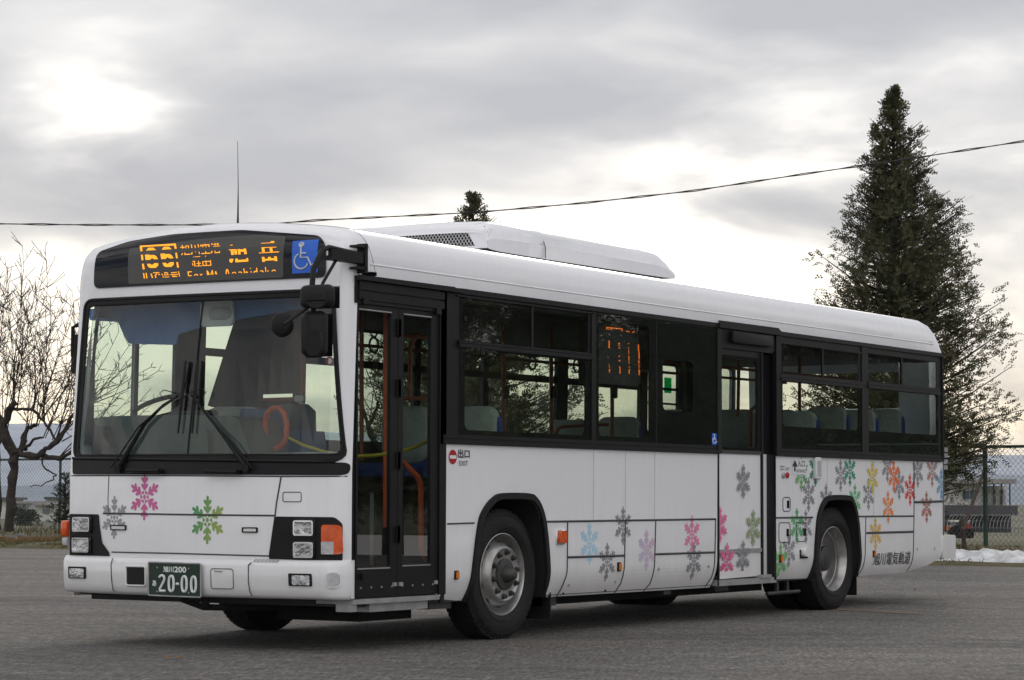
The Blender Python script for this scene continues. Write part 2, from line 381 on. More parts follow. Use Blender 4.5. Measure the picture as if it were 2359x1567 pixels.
def text_obj(name, s, quad, fn, mat, parent, bold=0.0):      # quad: lower-left, lower-right, upper-right, upper-left in skin coordinates
    vs, fs = text2d(s, bold); x0 = min(a for a, b in vs); x1 = max(a for a, b in vs); y0 = min(b for a, b in vs); y1 = max(b for a, b in vs); flat = []
    for a, b in vs:
        s_, t_ = (a-x0)/(x1-x0), (b-y0)/(y1-y0)
        lo = [quad[0][i]*(1-s_)+quad[1][i]*s_ for i in (0, 1)]; hi = [quad[3][i]*(1-s_)+quad[2][i]*s_ for i in (0, 1)]
        flat.append((lo[0]*(1-t_)+hi[0]*t_, lo[1]*(1-t_)+hi[1]*t_))
    bm = bmesh.new(); vv = [bm.verts.new((p[0], p[1], 0)) for p in flat]
    for f in fs:
        try: bm.faces.new([vv[i] for i in f])
        except ValueError: pass
    for c in SZ: bmesh.ops.bisect_plane(bm, geom=bm.verts[:]+bm.edges[:]+bm.faces[:], plane_co=(0, c, 0), plane_no=(0, 1, 0))
    for v in bm.verts: v.co = fn(v.co.x, v.co.y)
    me = bpy.data.meshes.new(name); bm.to_mesh(me); bm.free(); me.validate(); return link(name, me, mat, parent)
# ================================================================== BUS
bus = empty('city_bus', (3.0, 1.245, 0), 'white city bus with coloured snowflake decals, black window band and amber destination display', 'bus')
def sp(pts, y=0.0): return [S(u, v, y) for u, v in pts]
ARCH_F = [(-.545, .29), (-.50, .55), (-.43, .86), (-.36, .965), (-.255, 1.04), (-.12, 1.078), (.25, 1.078), (.36, 1.045), (.44, .97), (.50, .84), (.545, .60), (.57, .29)]
ARCH_R = [(5.20, .30), (5.235, .55), (5.285, .84), (5.35, .96), (5.43, 1.03), (5.56, 1.075), (5.99, 1.075), (6.10, 1.02), (6.17, .92), (6.215, .78), (6.25, .55), (6.265, .30)]
def smooth_arch(a):
    out = []; n = len(a)
    for i in range(n-1):
        p0, p1, p2, p3 = a[max(0, i-1)], a[i], a[i+1], a[min(n-1, i+2)]
        for k in range(4):
            t = k/4; out.append(tuple(.5*((2*p1[j])+(-p0[j]+p2[j])*t+(2*p0[j]-5*p1[j]+4*p2[j]-p3[j])*t*t+(-p0[j]+3*p1[j]-3*p2[j]+p3[j])*t**3) for j in (0, 1)))
    return out+[a[-1]]
def inset2(a, d):
    out = []
    for i, p in enumerate(a):
        q0, q1 = a[max(0, i-1)], a[min(len(a)-1, i+1)]; t = Vector((q1[0]-q0[0], q1[1]-q0[1])).normalized(); out.append((p[0]+t.y*d, p[1]-t.x*d if 0 < i < len(a)-1 else p[1]))
    return out
def inset_arch(a, d):
    cx_ = (a[0][0]+a[-1][0])/2; return [(x+(d if x < cx_ else -d)*(1 if i in (0, 1, 2, 3, 8, 9, 10, 11) else .55), z-(0 if i in (0, 11) else d*(.0 if z < .8 else (1 if z > 1.06 else .6)))) for i, (x, z) in enumerate(a)]
ARCH_F = smooth_arch(ARCH_F); ARCH_R = smooth_arch(ARCH_R)
# ---- near side lower skin
SK = .283
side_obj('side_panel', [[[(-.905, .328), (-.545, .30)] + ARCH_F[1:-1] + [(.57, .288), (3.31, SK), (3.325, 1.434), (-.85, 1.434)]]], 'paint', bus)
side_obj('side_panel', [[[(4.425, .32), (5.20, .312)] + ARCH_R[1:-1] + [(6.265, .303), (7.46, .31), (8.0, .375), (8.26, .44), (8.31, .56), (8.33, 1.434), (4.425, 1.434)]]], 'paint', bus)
# wheel arch lips
for A in (ARCH_F, ARCH_R):
    I = inset2(A, .046)
    side_obj('wheel_arch_lip', [[A + I[::-1]]], 'rubber', bus, off=.004, thick=.02, smooth=30)
    mb = MB()                                                        # dark liner going into the body
    for (a, b) in zip(I, I[1:]): mb.poly([(a[0], .0, a[1]), (b[0], .0, b[1]), (b[0], .75, b[1]), (a[0], .75, a[1])])
    mb.build('wheel_well', 'void', bus)
# seams on the near side
def seam(pts, r=.004, mat='seam', off=.003, parent=None, name='panel_seam'):
    f = side(off); P = [f(*q) for q in dens([S(*p) if p[0] > 50 else p for p in pts], 8)]
    return MB().tube(P, r, 4).build(name, mat, parent or bus)
seam([(1030, 1207), (1092, 1205)], .006); seam([(1257, 1202), (1648, 1196)], .008)
for pts in ([(1307, 1201), (1306, 1320), (1299, 1375)], [(1440, 1199), (1437, 1345), (1432, 1366)], [(1510, 1198), (1506, 1345), (1499, 1362)], [(1648, 1197), (1645, 1330), (1640, 1352)]): seam(pts, .006)
for q in ([(1367, 1036), (1366, 1199)], [(1440, 1040), (1440, 1197)], [(1508, 1042), (1507, 1196)], [(1905, 1056), (1905, 1140)], [(2014, 1060), (2012, 1188)]): seam(q, .0016, 'joint')
seam([(1307, 1284), (1437, 1280)], .009); seam([(1508, 1277), (1646, 1272.5)], .009)
seam([(1786, 1193), (1872, 1192)], .008); seam([(1978, 1190), (2105, 1189)], .008)
seam([(1994, 1191), (1992, 1310), (1988, 1326)], .005); seam([(2105, 1064), (2105, 1189), (2103, 1300), (2099, 1317)], .005)
seam([(1996, 1228), (2103, 1225)], .011); seam([(2107, 1157), (2172, 1155)], .012); seam([(2173, 1064), (2173, 1240)], .005)
# ---- upper black window band
W1u = rrect(-.655, 1.125, 2.18, 2.485, .02); W1l = rrect(-.622, 1.078, 1.532, 2.112, .05)
W2c = rrect(1.29, 2.10, 1.535, 2.45, .05); W3c = rrect(2.334, 2.86, 1.765, 2.195, .06)
W4u = rrect(4.575, 6.222, 2.175, 2.44, .02); W4l = rrect(4.573, 6.215, 1.70, 2.10, .04)
W5u = rrect(6.452, 8.158, 2.185, 2.45, .02); W5l = rrect(6.455, 8.15, 1.70, 2.11, .04)
band1 = [(-.93, 1.425), (3.345, 1.425), (3.345, 2.55), (-.93, 2.55)]
band2 = [(4.42, 1.425), (8.27, 1.425), (8.31, 1.46), (8.315, 2.52), (8.29, 2.55), (4.42, 2.55)]
side_obj('window_band', [[band1, W1u, W1l, W2c, W3c]], 'black', bus, off=.004, thick=.008)
side_obj('window_band', [[band2, W4u, W4l, W5u, W5l]], 'black', bus, off=.004, thick=.008)
# rails: rain gutter, belt rail
def rail(x0, x1, z0, z1, d=.02, mat='black', name='belt_rail', y0=0.0): return part(name, mat, bus, box=[((x0, y0, z0), (x1, y0-d, z1))])
rail(-.905, 3.345, 1.428, 1.462, .024); rail(-.905, 3.345, 1.468, 1.492, .02); rail(4.43, 8.31, 1.428, 1.462, .024); rail(4.43, 8.31, 1.468, 1.492, .02)
rail(-.70, 3.345, 2.512, 2.55, .03, name='rain_gutter'); rail(4.45, 8.315, 2.512, 2.55, .03, name='rain_gutter')
MB().tube([(8.305, -.012, z) for z in (1.44, 2.0, 2.54)], .02, 6).build('window_frame_edge', 'black', bus)
# windows
def window(x0, x1, zb0, zb1, zt0=None, zt1=None, div=None):
    w = part('side_window', 'glass_side', bus, poly=[([(x0, -.0145, zb0), (x1, -.0145, zb0), (x1, -.0145, zb1), (x0, -.0145, zb1)],)])
    w['label'] = 'side window glass with black edging'
    if zt0:
        mb = MB().box((x0-.02, -.012, zb1+.002), (x1+.02, -.034, zb1+.03)).box((x0-.02, -.012, zb1+.034), (x1+.02, -.028, zt0-.004))
        mb.build('sash_rail', 'black', w)
        MB().poly([(x0, -.012, zt0-.01), (div, -.012, zt0-.01), (div, -.012, zt1+.01), (x0, -.012, zt1+.01)]).poly([(div, -.004, zt0-.01), (x1, -.004, zt0-.01), (x1, -.004, zt1+.01), (div, -.004, zt1+.01)]).build('sliding_pane', 'glass_side', w)
        MB().box((div-.014, -.016, zt0-.01), (div+.014, .004, zt1+.01)).build('pane_stile', 'black', w)
        MB().box((x0-.03, -.012, zt1+.004), (x1+.03, -.022, zt1+.016)).build('sash_top', 'black', w)
        MB().lathe_y((x0+.06, -.016, (zt0+zt1)/2), [(0, .001), (-.012, .018), (-.016, .016), (-.016, .001)], 12).build('sash_latch', 'matt_black', w)
window(-.70, 1.16, 1.497, 2.125, 2.18, 2.485, .295); window(1.235, 2.19, 1.497, 2.50); window(2.235, 3.30, 1.497, 2.50)
window(4.53, 6.28, 1.497, 2.105, 2.175, 2.44, 5.42); window(6.44, 8.20, 1.497, 2.115, 2.185, 2.45, 7.27)
for x in (1.213, 2.213): part('window_joint', 'rubber', bus, box=[((x-.006, -.01, 1.497), (x+.006, -.018, 2.51))])
part('window_pillar', 'black', bus, box=[((1.165, -.010, 1.497), (1.232, -.022, 2.51))]); part('window_pillar', 'black', bus, box=[((6.285, -.010, 1.497), (6.435, -.022, 2.51))])
part('window_pillar', 'black', bus, box=[((-.94, -.0, .36), (-.855, -.012, 2.51))]); part('window_pillar', 'black', bus, box=[((4.425, -.010, 1.497), (4.525, -.024, 2.51))])
part('window_pillar', 'black', bus, box=[((3.285, -.010, 1.43), (3.36, -.026, 2.51))])
# ---- roof
mb = MB(); XS = [-1.70, -1.45, -1.2, 0, 2, 4, 6, 7.6, 7.95, 8.12, 8.24, 8.32, 8.37]
for x in XS:
    e = max(0, (x-7.95)/.42); k = sqrt(max(0, 1-e*e*.97))
    for (y, z) in PROF:
        zz = 2.55 + (z-2.55)*k if z > 2.55 else z; xx = x if x > -1.5 else plan(y)+lean(y, 2.47)+.20; yy = 1.245+(y-1.245)*(1-.015*e*e)
        mb.v.append((xx, tum(yy, 2.45), zz))
n = len(PROF)
for i in range(len(XS)-1):
    for k in range(n-1): mb.f.append([i*n+k, i*n+k+1, (i+1)*n+k+1, (i+1)*n+k])
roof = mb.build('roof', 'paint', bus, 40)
for z, y, r in ((2.635, .0025, .006), (2.655, .007, .004)): MB().tube([(-1.78, y-.001, z), (8.1, y-.001, z)], r, 6).build('roof_rail', 'paint' if r > .005 else 'galv', roof)
# front cap (above the windscreen)
mb = MB(); NQ = 18
for (y, z) in PROF:
    for j in range(NQ+1):
        q = 1-(1-j/NQ)**1.7; zz = 2.47+(z-2.47)*q; mb.v.append((plan(y)+lean(y, 2.47)+capx(y, zz, z), tum(y, 2.45), zz))
for i in range(len(PROF)-1):
    for j in range(NQ): mb.f.append([i*(NQ+1)+j, i*(NQ+1)+j+1, (i+1)*(NQ+1)+j+1, (i+1)*(NQ+1)+j])
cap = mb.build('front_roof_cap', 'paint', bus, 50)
pts = []
for (y, z) in PROF[1:-1]: pts.append((plan(y)+lean(y, 2.47)+.20, tum(y, 2.45)-(.001 if y < .1 else 0), z+.001))
MB().tube(pts, .0015, 4).build('roof_seam', 'seam', cap)
part('corner_skin', 'paint', bus, poly=[([(-1.975, .0, 2.47), (-1.86, .0, 2.535), (-1.70, .0, 2.56), (-1.70, -.0, 2.60), (-1.84, 0, 2.60), (-1.90, 0, 2.53)],)])
# ---- front skin with windscreen opening
WS_OUT = rpoly([Fp(199, 691), Fp(772, 666), Fp(801, 1063), Fp(172, 1056)], .07)
WS_IN = rpoly([Fp(208, 704), Fp(767, 680), Fp(789, 1048), Fp(183, 1050)], .05)
def shrink(poly, d):
    cy = sum(p[0] for p in poly)/len(poly); cz = sum(p[1] for p in poly)/len(poly); return [(y+d*(1 if y < cy else -1), z+d*(1 if z < cz else -1)) for y, z in poly]
hole = shrink(WS_OUT, .012)
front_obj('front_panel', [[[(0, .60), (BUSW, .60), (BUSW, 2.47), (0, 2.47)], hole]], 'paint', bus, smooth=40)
frame = front_obj('windscreen_gasket', [[WS_OUT, WS_IN]], 'black', bus, off=.003, thick=.012)
f3 = front(.012); MB().tube([f3(*p) for p in dens(shrink(WS_OUT, .006), 6, True)], .013, 6, closed=True).build('gasket_bead', 'rubber', frame); MB().tube([f3(*p) for p in dens(WS_IN, 6, True)], .009, 6, closed=True).build('gasket_bead', 'rubber', frame)
ws = front_obj('windscreen', [shrink(WS_IN, -.01)], 'glass_front', bus, off=.004)
MB().tube([front(.008)(*Fp(470-37*t, 686+366*t)) for t in (0, .25, .5, .75, 1)], .006, 6).build('centre_joint', 'rubber', ws)
# black band below the windscreen
front_obj('scuttle_band', [rpoly([Fp(170, 1058), Fp(802, 1066), Fp(806, 1079), Fp(800, 1092), Fp(785, 1095), Fp(170, 1093)], .02)], 'black', bus, off=.006, thick=.006)
MB().tube([front(.016)(*Fp(u, 1056+ (u-172)*.0135)) for u in range(172, 800, 40)], .012, 6).build('scuttle_lip', 'black', bus)
for (a, b) in (((303, 1084), (377, 1085)), ((482, 1086), (556, 1088))):
    P = [front(.045)(*Fp(a[0]+(b[0]-a[0])*t, a[1]+(b[1]-a[1])*t)) for t in (0, .5, 1)]; MB().tube(P, .017, 8).tube([P[0], P[0]+Vector((.04, 0, 0))], .014, 6).tube([P[2], P[2]+Vector((.04, 0, 0))], .014, 6).build('grab_handle', 'matt_black', bus, 40)
# front seams
def fseam(pts, r=.004, mat='seam', off=.002, name='panel_seam'): return MB().tube([front(off)(*q) for q in dens([Fp(*p) for p in pts], 12)], r, 4).build(name, mat, bus)
fseam([(648, 1097), (637, 1160), (634, 1188), (621, 1279)], .006); fseam([(251, 1097), (249, 1150), (250, 1180)], .003)
fseam([(238, 1183), (300, 1183.5), (450, 1186), (635, 1188)], .006, 'seam')
fseam([(258, 1272), (400, 1275), (620, 1281)], .005); fseam([(165, 1096), (400, 1096), (648, 1098), (800, 1098)], .004)
fseam(rrect(652, 694, 1134, 1156, 4)+[(694, 1152)], .003)
# lamp bezels
def headlamp(c, w, h, parent, mat='lens', name='headlight'):
    (y0, z0), (y1, z1) = Fp(c[0]-w/2, c[1]+h/2), Fp(c[0]+w/2, c[1]-h/2); a, b = min(y0, y1), max(y0, y1)
    r = front_obj(name, [[rrect(a-.012, b+.012, z0-.012, z1+.012, .02)]], 'gloss_black', bus, off=.012, thick=.008)
    front_obj('lamp_rim', [[rrect(a, b, z0, z1, .015), rrect(a+.010, b-.010, z0+.010, z1-.010, .01)]], 'chrome', r, off=.022, thick=.012)
    front_obj('lens', [[rrect(a+.009, b-.009, z0+.009, z1-.009, .01)]], mat, r, off=.028)
    MB().lathe_y((0, 0, 0), [(0, .02)], 3)
    return r
front_obj('lamp_bezel', [rpoly([Fp(634, 1190), Fp(772, 1191.5), Fp(788, 1206), Fp(788, 1294), Fp(623, 1294), Fp(621, 1280)], .02)], 'matt_black', bus, off=.003, thick=.008)
front_obj('lamp_bezel', [rpoly([Fp(163, 1184), Fp(228, 1185), Fp(231, 1215), Fp(236, 1250), Fp(253, 1274), Fp(253, 1283), Fp(163, 1281)], .015)], 'matt_black', bus, off=.003, thick=.008)
headlamp((703, 1216.5), 46, 35, bus); headlamp((703, 1267), 46, 36, bus); headlamp((194, 1208), 39, 33, bus); headlamp((193, 1255.5), 39, 33, bus)
ti = front_obj('turn_signal', [rpoly([Fp(744.5, 1209), Fp(784, 1209), Fp(787, 1277), Fp(745, 1277)], .025)], 'amber', bus, off=.012, thick=.022, smooth=30)
front_obj('side_lamp', [rpoly([Fp(744.5, 1248), Fp(769, 1248), Fp(769, 1277), Fp(745, 1277)], .008)], 'lens2', ti, off=.0355)
p0, p1, p2 = Q(140, 1199, -2.0), Q(163, 1199, -2.0), Q(140, 1258, -2.0); zc = Q(150, 1236, -2.0).z
part('turn_signal', 'amber', bus, 30, rbox=[((-2.02, 2.485, (p0.z+zc)/2), (.10, p0.z-zc), (Vector((1, 0, 0)), Vector((0, 0, 1))), .02, -.055)])
part('side_lamp', 'lens2', bus, 30, rbox=[((-2.02, 2.482, (p2.z+zc)/2), (.095, zc-p2.z-.01), (Vector((1, 0, 0)), Vector((0, 0, 1))), .015, -.045)])
for (u, v) in ((274, 1215.5), (576.5, 1221)):
    a, b = Fp(u-18, v+6), Fp(u+18, v-6); r = front_obj('vent_lamp', [[rrect(min(a[0], b[0]), max(a[0], b[0]), a[1], b[1], .008)]], 'black', bus, off=.003, thick=.007)
    front_obj('vent_insert', [[rrect(min(a[0], b[0])+.011, max(a[0], b[0])-.014, a[1]+.008, b[1]-.009, .004)]], 'chrome', r, off=.0105)
# ---- bumper
BP = [(-.03, .627), (.025, .622), (.050, .604), (.060, .575), (.060, .50), (.055, .43), (.045, .385), (.025, .365), (-.02, .358)]
mb = MB(); ys = sorted(set([BUSW*k/40 for k in range(41)] + FY))
for y in ys:
    nrm = Vector((plan(min(y+.004, BUSW))-plan(max(y-.004, 0)), 0, 0)); dy = min(y+.004, BUSW)-max(y-.004, 0); t = Vector((nrm.x, dy)).normalized(); nn = Vector((-t.y, t.x))
    for (o, z) in BP: mb.v.append((plan(y)+nn.x*o, y+nn.y*o*.25, z))
for i in range(len(ys)-1):
    for k in range(len(BP)-1): a = i*len(BP)+k; mb.f.append([a, a+1, a+1+len(BP), a+len(BP)])
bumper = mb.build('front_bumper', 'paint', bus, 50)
part('bumper_return', 'paint', bumper, poly=[([(-1.99, .0-.012, .365), (-1.945, -.008, .365), (-1.945, -.008, .622), (-1.99, -.012, .622)],)])
bo = .0615
def bump_obj(name, px, mat, parent, off=0.0, thick=0.0, r=.012): return front_obj(name, [rpoly([Fp(*p) for p in px], r)], mat, parent, off=bo+off, thick=thick)
def fbq(u, v):     # pixel on the bumper's outer skin
    return hit(u, v, lambda y, z: plan(y)-.058)
def bfront(off): return lambda y, z, d=0: Vector((plan(y)-off-d, y, z))
def bump(name, px, mat, parent, off=0.0, thick=0.0, r=.012): return flat_obj(name, [rpoly([fbq(*p) for p in px], r)], bfront(bo+off), mat, parent, FY, (), thick, Vector((-1, 0, 0)))
for pts in ([(262, 1286), (258, 1300), (259, 1335), (262, 1358), (266, 1363)], [(578, 1296), (571, 1302), (571, 1340), (574, 1362), (580, 1374)]):
    MB().tube([front(bo)(*q) for q in dens([fbq(*p) for p in pts], 4)], .004, 4).build('bumper_seam', 'seam', bumper)
MB().tube([front(bo)(*q) for q in dens([fbq(*p) for p in rpoly([(485, 1310), (536, 1311), (537, 1357), (486, 1356)], 6)], 4, True)], .0028, 4, closed=True).build('tow_cover', 'seam', bumper)
MB().tube([front(bo+.006)(*fbq(*p)) for p in ((494, 1315), (512, 1316))], .004, 5).build('tow_cover_latch', 'galv', bumper)
h = bump('horn_recess', [(293, 1306), (335, 1307), (336, 1348), (294, 1347)], 'void', bumper, 0, .002)
MB().tube([front(bo+.002)(*fbq(*p)) for p in rpoly([(292, 1304.5), (336, 1305.5), (337, 1349.5), (293, 1348.5)], 4)], .006, 5, closed=True).build('recess_lip', 'paint', bumper)
def foglamp(px, lens):
    f = bump('fog_lamp', px, 'void', bumper, .001, .002, .008); bump('lens', lens, 'lens', f, .006, .006, .01); return f
foglamp([(665, 1321), (719, 1322), (720, 1351), (666, 1350)], [(675, 1325), (716, 1326), (716, 1348.5), (676, 1348)])
foglamp([(158, 1305), (199, 1306), (199, 1333), (159, 1332)], [(163, 1309), (196, 1310), (196, 1331), (164, 1330)])
f = bump('clearance_lamp', [(754, 1317), (788, 1317), (789, 1355), (755, 1355)], 'paint', bumper, .001, .006, .03); bump('lens', [(757, 1320), (785, 1320), (786, 1351), (758, 1351)], 'lens2', f, .008, .006, .025)
P = [fbq(*p) for p in ((580, 1298), (640, 1299.5))]
mb = MB()
for k in range(7):
    t0, t1 = k/7, (k+.86)/7; y0 = P[0][0]*(1-t0)+P[1][0]*t0; y1 = P[0][0]*(1-t1)+P[1][0]*t1; mb.poly([(plan(y0)-.02, y0, .6265), (plan(y1)-.02, y1, .6265), (plan(y1)-.052, y1, .606), (plan(y0)-.052, y0, .606)])
mb.build('step_pad', 'lens2', bumper)
# number plate
pq = [fbq(348, 1371), fbq(467, 1376), fbq(467, 1299), fbq(348, 1295)]
pl = front_obj('number_plate', [[rpoly(pq, .012)]], 'plate', bus, off=bo+.012, thick=.006)
MB().tube([front(bo+.02)(*p) for p in rpoly(pq, .012)], .006, 6, closed=True).build('plate_frame', 'galv', pl)
def platept(zx, zy): return fbq(340+zx/15.67, 1285+zy/15.67)
pf = front(bo+.0195)
def ptext(s, x0, x1, y0, y1, sk, bold, nm='plate_lettering'): return text_obj(nm, s, [platept(x0, y1), platept(x1, y1+sk), platept(x1, y0+sk), platept(x0, y0)], pf, 'signwhite', pl, bold)
ptext('旭川', 650, 1020, 300, 520, 12, .03); ptext('200', 1045, 1470, 308, 528, 16, .03); ptext('あ', 262, 405, 805, 1020, 4, .03)
def stroke(zpts, w, parent, fn=platept, mat='signwhite', nm='plate_lettering', closed=False):
    P = [pf(*fn(*p)) for p in zpts]; return MB().tube(P, w, 6, closed=closed, flat=1).build(nm, mat, parent)
def zero(cx, cy, w, h): 
    out = []
    for k in range(24):
        a = 2*pi*k/24; e = .62; out.append((cx + w*abs(cos(a))**e*(1 if cos(a) > 0 else -1), cy + h*abs(sin(a))**.95*(1 if sin(a) > 0 else -1)))
    return out
for cx, cy in ((938, 930), (1400, 945), (1732, 958)): stroke(zero(cx, cy, 86, 272), .0095, pl, closed=True)
stroke([(515, 705), (560, 650), (615, 635), (675, 665), (700, 740), (680, 830), (610, 980), (530, 1130), (524, 1190), (735, 1192)], .0095, pl)
stroke([(1118, 940), (1216, 942)], .0095, pl)
for p in ((443, 352), (1567, 388), (435, 1216), (1565, 1262)): c = pf(*platept(*p)); MB().lathe_y((0, 0, 0), [(0, .001)], 3); part('plate_bolt', 'galv', pl, tube=[([c, c+Vector((-.004, 0, 0))], .006, 8)])
# ---- head sign
sign = front_obj('destination_sign', [rpoly([Fp(219, 665), Fp(752, 639), Fp(754, 570), Fp(740, 543), Fp(560, 530), Fp(400, 540), Fp(300, 556), Fp(228, 581)], .05)], 'gloss_black', bus, off=.007, thick=.004, smooth=30)
front_obj('display_screen', [rpoly([Fp(299, 655), Fp(655, 640), Fp(661, 545), Fp(590, 542), Fp(480, 549), Fp(301, 574)], .02)], 'screen', sign, off=.0125)
LA = [[(195,330),(1220,268),(1225,320),(195,372)],[(195,372),(262,368),(270,485),(215,490)],[(1170,320),(1230,318),(1245,415),(1192,420)],[(440,390),(575,385),(660,455),(375,470)],[(885,362),(1020,358),(1105,430),(820,445)],[(225,595),(285,590),(298,745),(248,748)],[(1208,535),(1255,532),(1278,690),(1228,692)],[(340,588),(460,583),(480,600),(600,595),(665,630),(715,715),(600,720),(540,680),(490,735),(360,740)],[(783,560),(900,553),(925,572),(1045,567),(1100,600),(1160,690),(1045,695),(985,655),(930,710),(805,714)],[(258,850),(310,846),(335,1003),(280,1008)],[(1238,802),(1285,798),(1312,952),(1260,956)],[(395,850),(490,848),(545,885),(610,832),(720,830),(720,900),(650,965),(505,968),(440,940)],[(838,822),(933,820),(988,857),(1053,804),(1163,802),(1163,872),(1093,937),(948,940),(883,912)],[(290,1115),(318,1112),(342,1265),(310,1268)],[(362,1110),(392,1108),(412,1262),(380,1265)],[(498,1130),(530,1128),(575,1250),(540,1252)],[(572,1095),(755,1088),(755,1108),(572,1115)],[(680,1110),(700,1120),(655,1180),(665,1250),(635,1250),(620,1175)],[(715,1145),(770,1140),(770,1165),(718,1168)],[(810,1135),(830,1130),(870,1180),(850,1188)],[(845,1215),(875,1212),(875,1240),(848,1242)],[(895,1085),(1000,1100),(1000,1115),(895,1115)],[(890,1165),(1030,1155),(1030,1172),(890,1182)],[(900,1120),(920,1120),(925,1160),(905,1162)],[(975,1118),(998,1116),(1000,1155),(980,1157)],[(895,1222),(1040,1212),(1040,1228),(895,1240)],[(1085,1095),(1255,1080),(1255,1100),(1085,1118)],[(1070,1150),(1285,1138),(1285,1160),(1070,1170)],[(1115,1185),(1265,1200),(1265,1218),(1130,1225)],[(1290,1065),(1312,1062),(1340,1210),(1318,1214)],[(1550,1072),(1680,1062),(1680,1085),(1550,1095)],[(1560,1095),(1585,1092),(1605,1200),(1575,1203)],[(1600,1180),(1675,1175),(1675,1198),(1600,1203)],[(1740,1180),(1775,1145),(1835,1140),(1860,1180),(1840,1190),(1820,1165),(1780,1168),(1760,1192)],[(1900,1140),(1925,1138),(1945,1160),(1965,1130),(1985,1150),(1940,1190)],[(2100,1045),(2130,1040),(2155,1168),(2115,1170)],[(2245,1035),(2275,1030),(2295,1160),(2265,1163)],[(2130,1070),(2150,1070),(2190,1160),(2160,1165)],[(2245,1060),(2255,1070),(2235,1155),(2205,1160)],[(1350,370),(1475,360),(1475,385),(1350,395)],[(1395,315),(1420,315),(1435,410),(1405,412)],[(1490,335),(1590,325),(1590,345),(1490,352)],[(1495,352),(1515,352),(1525,405),(1500,407)],[(1570,345),(1595,345),(1600,405),(1580,405)],[(1650,300),(1678,298),(1695,395),(1668,397)],[(1755,318),(1780,316),(1790,390),(1765,392)],[(1845,290),(1870,288),(1885,380),(1860,382)],[(1920,308),(2185,290),(2185,315),(1920,335)],[(2040,275),(2060,275),(2060,295),(2042,296)],[(1920,335),(1945,333),(1950,358),(1930,358)],[(1975,365),(2005,330),(2015,345),(1995,380)],[(2070,325),(2090,325),(2095,372),(2075,374)],[(2140,330),(2185,325),(2190,355),(2160,365)],[(2225,262),(2260,285),(2275,305),(2250,310)],[(1375,590),(1415,535),(1425,550),(1400,605)],[(1465,530),(1488,530),(1492,568),(1640,560),(1640,585),(1470,595)],[(1660,540),(1690,510),(1700,520),(1690,582),(1665,585)],[(1775,500),(1798,498),(1798,518),(1777,520)],[(1875,500),(1895,500),(1908,568),(1885,570)],[(1948,545),(2210,530),(2210,555),(1948,570)],[(2062,485),(2085,484),(2088,530),(2068,532)],[(2230,490),(2270,475),(2255,545),(2232,548)],[(1722,645),(1745,640),(1748,662),(1725,664)],[(1770,640),(1918,632),(1918,650),(1772,656)],[(2055,620),(2085,618),(2085,642),(2058,643)],[(1690,772),(1780,768),(1780,785),(1690,790)],[(1690,825),(1712,825),(1722,900),(1700,902)],[(1740,785),(1765,783),(1785,922),(1757,925)],[(1815,830),(1940,820),(1940,840),(1815,850)],[(1855,765),(1880,765),(1895,905),(1870,907)],[(1800,905),(1970,898),(1970,915),(1800,922)],[(1975,780),(2215,765),(2215,790),(1975,800)],[(1980,800),(2000,798),(2015,905),(1990,908)],[(2200,745),(2222,745),(2235,895),(2210,898)],[(2070,755),(2090,755),(2105,890),(2082,892)],[(1995,890),(2235,880),(2235,900),(1995,912)]]
LB = [[(65,285),(215,275),(215,295),(65,303)],[(90,255),(112,253),(118,325),(98,327)],[(168,250),(190,248),(195,320),(175,322)],[(55,345),(250,332),(250,348),(55,360)],[(0,270),(20,265),(50,300),(30,305)],[(95,470),(112,470),(118,520),(215,512),(215,490),(245,485),(248,535),(98,545)],[(0,500),(25,478),(30,540),(10,548)],[(535,310),(612,305),(612,322),(535,328)],[(498,440),(720,430),(720,450),(498,460)],[(550,460),(635,455),(642,595),(572,598)],[(650,455),(725,450),(740,580),(665,585)],[(748,430),(820,425),(822,440),(915,435),(918,415),(988,412),(1015,570),(940,575),(930,500),(825,505),(838,580),(765,583)],[(520,710),(630,705),(615,780),(590,815),(545,818),(515,775)],[(680,705),(755,700),(760,740),(1000,725),(1000,690),(1045,680),(1060,780),(690,808)],[(1420,255),(1690,240),(1690,205),(1795,198),(1795,250),(1420,272)],[(1430,380),(1855,362),(1855,380),(1430,400)],[(1435,400),(1510,395),(1525,510),(1450,515)],[(1660,395),(1735,390),(1752,500),(1675,505)],[(1355,532),(1925,495),(1930,520),(1355,550)],[(1440,655),(1510,650),(1525,710),(1615,705),(1615,655),(1690,650),(1700,695),(1790,690),(1790,640),(1865,635),(1885,768),(1805,772),(1800,745),(1525,760),(1530,790),(1455,795)],[(115,1060),(140,1060),(145,1110),(175,1115),(145,1160),(98,1120)],[(425,1005),(475,1002),(485,1040),(515,1135),(490,1138),(465,1060),(435,1062),(440,1140),(412,1142),(410,1075)],[(585,1115),(620,1085),(680,1082),(712,1120),(692,1132),(670,1100),(630,1105),(600,1132)],[(770,1080),(850,1072),(882,1110),(858,1118),(840,1095),(772,1100)],[(912,985),(938,982),(955,1090),(1010,1060),(1052,1100),(1030,1110),(975,1090),(970,1112),(935,1115)],[(1105,970),(1132,968),(1132,992),(1105,994)],[(1120,1060),(1142,1058),(1148,1100),(1125,1103)],[(1280,965),(1305,962),(1318,1090),(1295,1092),(1290,1070),(1215,1100),(1195,1098),(1225,1055),(1285,1045)],[(1390,1045),(1465,1038),(1495,1085),(1470,1092),(1455,1060),(1390,1066)],[(1530,945),(1555,943),(1565,1080),(1545,1082)],[(1595,1065),(1620,1030),(1640,1035),(1610,1078)],[(1715,1065),(1755,1020),(1810,1015),(1840,1058),(1822,1066),(1800,1040),(1760,1045),(1735,1072)]]
polys = [[[Fp(310+x/12.416, 540+y/12.416) for x, y in q]] for q in LA] + [[[Fp(490+x/12.416, 540+y/12.416) for x, y in q]] for q in LB]
